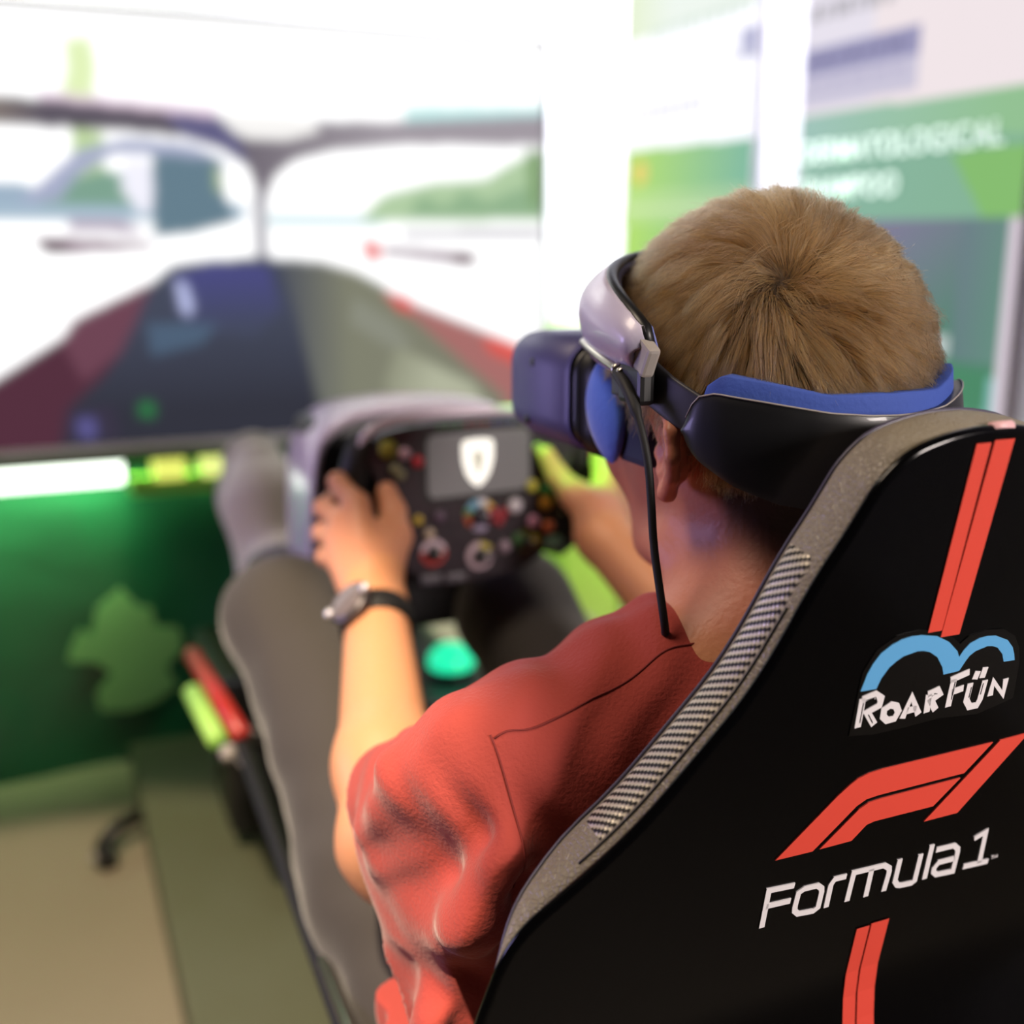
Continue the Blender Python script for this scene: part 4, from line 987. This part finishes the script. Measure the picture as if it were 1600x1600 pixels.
# ================================================================== HEADSET
vr = tag(empty('vr_headset', (0, .17, 1.0)), 'black and blue virtual reality headset strapped around the head', 'headset')
def ring_pt(phi, dr, z, cy=.170, rx=.0845, ry=.104):
    """point round the head: phi 0 is the front, 90 the left side (degrees), dr metres off the skin"""
    a = math.radians(phi); return Vector((-(rx + dr) * math.sin(a), cy + (ry + dr) * math.cos(a), z))
def band(name, phis, zl, zh, dr_in, dr_out, m, bulge=.0, nz=8, lean=0):
    """solid curved band: closed cross-section swept round the head"""
    V = []; F = []; cross = []
    for i, ph in enumerate(phis):
        a, b_ = zl(ph), zh(ph); di, do = dr_in(ph), dr_out(ph)
        ringp = []
        for j in range(nz + 1):
            t = j / nz; ringp.append((do + bulge * math.sin(t * PI) - lean * t, a + (b_ - a) * t))
        for j in range(nz + 1):
            t = 1 - j / nz; ringp.append((di - lean * t, a + (b_ - a) * t))
        # round the edges a little
        for d, z in ringp: V.append(ring_pt(ph, d, z))
    m_ = 2 * (nz + 1)
    for i in range(len(phis) - 1):
        for j in range(m_): F.append((i * m_ + j, i * m_ + (j + 1) % m_, (i + 1) * m_ + (j + 1) % m_, (i + 1) * m_ + j))
    F.append(tuple(range(m_))[::-1]); F.append(tuple((len(phis) - 1) * m_ + j for j in range(m_)))
    o = mesh_obj(name, V, F, m); put(vr, o)
    bvm = o.modifiers.new('bevel', 'BEVEL'); bvm.width = .0012; bvm.segments = 2; bvm.limit_method = 'ANGLE'; bvm.angle_limit = math.radians(50)
    return o
I = lambda xs, ys: (lambda v: float(np.interp(v, xs, ys)))
Csh = lambda a: (lambda v: a)
# side strap, tapering and rising towards the front
for s in (1, -1):
    ph = [s * v for v in np.linspace(84, 130, 24)]
    band('side_strap', ph, lambda v: I([84, 101, 113, 130], [1.013, 1.013, 1.002, .990])(abs(v)), lambda v: I([84, 104, 112, 122, 130], [1.040, 1.038, 1.029, 1.020, 1.018])(abs(v)), Csh(.0125), Csh(.0155), mat('strap_charcoal', '#26262d', .5))
# rear cradle
ph = list(np.linspace(117, 243, 72))
sym = lambda f_: (lambda v: f_(v if v <= 180 else 360 - v))
hi_r = sym(I([117, 119, 122, 127, 140, 158, 170, 180], [1.003, 1.013, 1.020, 1.0225, 1.0195, 1.0145, 1.013, 1.0125]))
lo_r = sym(I([117, 119, 123, 133, 145, 160, 180], [.999, .992, .985, .974, .966, .962, .960]))
band('rear_cradle', ph, lo_r, hi_r, Csh(.0135), sym(I([117, 121, 130, 150, 180], [.0175, .0195, .0205, .0175, .0165])), mat('cradle_black', '#0f1013', .38, coat=.15), bulge=.0025, nz=10)
band('rear_padding', list(np.linspace(121, 239, 60)), sym(I([121, 140, 180], [.995, .985, .98])), sym(I([121, 123, 128, 140, 158, 176, 180], [1.016, 1.026, 1.0325, 1.0295, 1.0235, 1.024, 1.0235])), Csh(.004), sym(I([121, 127, 150, 180], [.013, .0150, .0125, .0115])), mat('deep_blue_fabric', '#3550a4', .8, bump=('weave', 300, .0004)), bulge=.0015)
tube_pts = [ring_pt(v, float(np.interp(v if v < 180 else 360 - v, [117, 121, 130, 150, 180], [.0178, .0198, .0208, .0178, .0168])), hi_r(v) + .0004) for v in np.linspace(118, 242, 60)]
put(vr, tube('cradle_edge', tube_pts, .0005, M['greycap'], n=6))
kn = lathe('fit_dial', [(.012, -.006), (.017, -.004), (.018, .004), (.0165, .010), (.008, .011)], M['black'], loc=ring_pt(176, .022, .990), axis=(0, -1, .1), n=30); put(vr, kn)
# front halo: lilac forehead pad with a black edge that leans forward over the head
def halo_pt(phi, back=0, up=0):
    # loop from hinge (phi~100) up over the forehead
    return ring_pt(phi, 0, 0)
V = []; F = []; rows = []
na, nb_ = 40, 12
for i in range(na + 1):
    th = -1 + 2 * i / na                      # -1 left hinge .. 1 right hinge
    a = th * math.radians(101)
    # rear edge of the pad: a loop rising from the hinge to the hairline
    lift_ = math.cos(a / 2 * 1.78)
    zr = 1.040 + .052 * max(0, lift_) ** .55
    rear = Vector((.1005 * math.sin(a), .150 + .104 * math.cos(a), zr))
    rear.y = max(rear.y, .136)
    fr = Vector((.0925 * math.sin(a), .172 + .124 * math.cos(a), 1.024 + .012 * max(0, lift_)))
    if a > .9: rear.x *= .93; fr.x *= .96
    row = []
    for j in range(nb_ + 1):
        t = j / nb_; p = rear.lerp(fr, t); out = Vector((math.sin(a), math.cos(a), .55)).normalized()
        row.append(p + out * (.013 * math.sin(t * PI) + .003))
    rows.append(row)
pad = strip_rows(rows, 'forehead_pad', M['halo']); so = pad.modifiers.new('solid', 'SOLIDIFY'); so.thickness = .004; so.offset = -1; put(vr, pad)
inner = strip_rows([[p + (Vector((0, .172, 1.02)) - p).normalized() * .0065 - Vector((0, .001, -.001)) for p in r[:4]] for r in rows], 'forehead_liner', mat('liner_blue', '#6f78b8', .7)); so = inner.modifiers.new('solid', 'SOLIDIFY'); so.thickness = .004; put(vr, inner)
edge = tube('halo_edge', [r[0] for r in rows], .0042, M['black'], n=10); put(vr, edge)
# hinge blocks
for s, hx in ((-1, .1035), (1, .094)):
    put(vr, box('hinge', (s * hx - .004, .128, 1.030), (s * hx + .004, .142, 1.048), M['greycap'], bev=.002, rot=(.5, 0, 0)),
        box('hinge_mount', (s * (hx - .001) - .005, .134, 1.012), (s * (hx - .001) + .005, .160, 1.034), M['black'], bev=.003))
# visor body
def rrect(w_, h_, r_, n_=6, cx=0, cz=0):
    out = []
    for qx, qz, a0 in ((1, 1, 0), (-1, 1, 90), (-1, -1, 180), (1, -1, 270)):
        for k in range(n_ + 1):
            a = math.radians(a0 + 90 * k / n_); out.append((cx + qx * (w_ - r_) + r_ * math.cos(a), cz + qz * (h_ - r_) + r_ * math.sin(a)))
    return out
def loft(name, secs, m):
    """secs: list of (y, halfwidth, halfheight, radius, cz)"""
    V = []; F = []; k = None
    for y, w_, h_, r_, cz in secs:
        pr = rrect(w_, h_, r_, 7, 0, cz); k = len(pr)
        V += [(x, y, z) for x, z in pr]
    for i in range(len(secs) - 1):
        for j in range(k): F.append((i * k + j, i * k + (j + 1) % k, (i + 1) * k + (j + 1) % k, (i + 1) * k + j))
    F.append(tuple(range(k))); F.append(tuple((len(secs) - 1) * k + j for j in range(k))[::-1])
    o = mesh_obj(name, V, F, m); put(vr, o); return o
loft('visor', [(.262, .088, .0355, .020, 1.001), (.264, .091, .038, .022, 1.001), (.340, .091, .038, .022, 1.001), (.356, .089, .036, .021, 1.001), (.366, .083, .031, .018, 1.001), (.370, .074, .024, .016, 1.001)], M['navy'])
loft('visor_gasket', [(.250, .086, .0345, .020, 1.000), (.262, .086, .0345, .020, 1.000)], M['black'])
loft('visor_frame', [(.238, .084, .036, .020, .999), (.240, .0865, .038, .021, .999), (.252, .0865, .038, .021, .999)], M['blacksatin'])
for z, y in ((.018, .315), (-.024, .325)):
    for s in (-1, 1): put(vr, lathe('sensor', [(.0006, -.001), (.0030, -.001), (.0032, .0006), (.0012, .0008)], M['black'], loc=(s * .0905, y, 1.001 + z), axis=(s, 0, 0), n=14))
# blue face cushion: a loop from brow to under the cheeks, pinched at its ends
for s in (-1, 1):
    V = []; F = []; nn = 22; mm = 12
    for i in range(nn + 1):
        t = i / nn; z = 1.031 - .066 * t; wd = math.sin(t * PI) ** .6
        for j in range(mm):
            a = 2 * PI * j / mm
            x = s * (.0835 + .0075 * wd * math.cos(a) + .002 * wd); y = .2160 - .004 * t * t + (.0005 + .0225 * wd) * math.sin(a) + .006 * (t - .5) * -1
            V.append((x, y, z))
    for i in range(nn):
        for j in range(mm): F.append((i * mm + j, i * mm + (j + 1) % mm, (i + 1) * mm + (j + 1) % mm, (i + 1) * mm + j))
    put(vr, mesh_obj('face_cushion', V, F, M['bluefoam']))
    put(vr, box('cushion_backing', (s * .076 - .006, .168, .968), (s * .076 + .006, .205, 1.030), M['darkblue'], bev=.005))
# silver lead on top of the visor and the black cable hanging by the ear
put(vr, tube('silver_lead', [(-.080, .250, 1.036), (-.092, .236, 1.0400), (-.100, .212, 1.0385), (-.1045, .186, 1.0345), (-.106, .165, 1.0305), (-.106, .156, 1.028)], .0026, M['metal'], n=10, smooth_pts=2))
for i in range(2): put(vr, lathe('lead_plug', [(.0034, 0), (.0039, .0006), (.0039, .0028), (.0032, .0034)], M['metal'], loc=(-.1062, .164 - i * .006, 1.0305 - i * .0016), axis=(-.05, -.96, -.3), n=12))
put(vr, tube('headset_cable', [(-.1075, .160, 1.028), (-.109, .149, 1.024), (-.109, .138, 1.014), (-.1085, .130, 1.002), (-.1075, .1225, .984), (-.107, .119, .963), (-.1065, .116, .938), (-.106, .110, .918), (-.105, .104, .896), (-.100, .110, .884), (-.090, .15, .888), (-.085, .19, .87)], lambda t: .0034 if t < .25 else .0024, M['rubber'], n=10, smooth_pts=2))
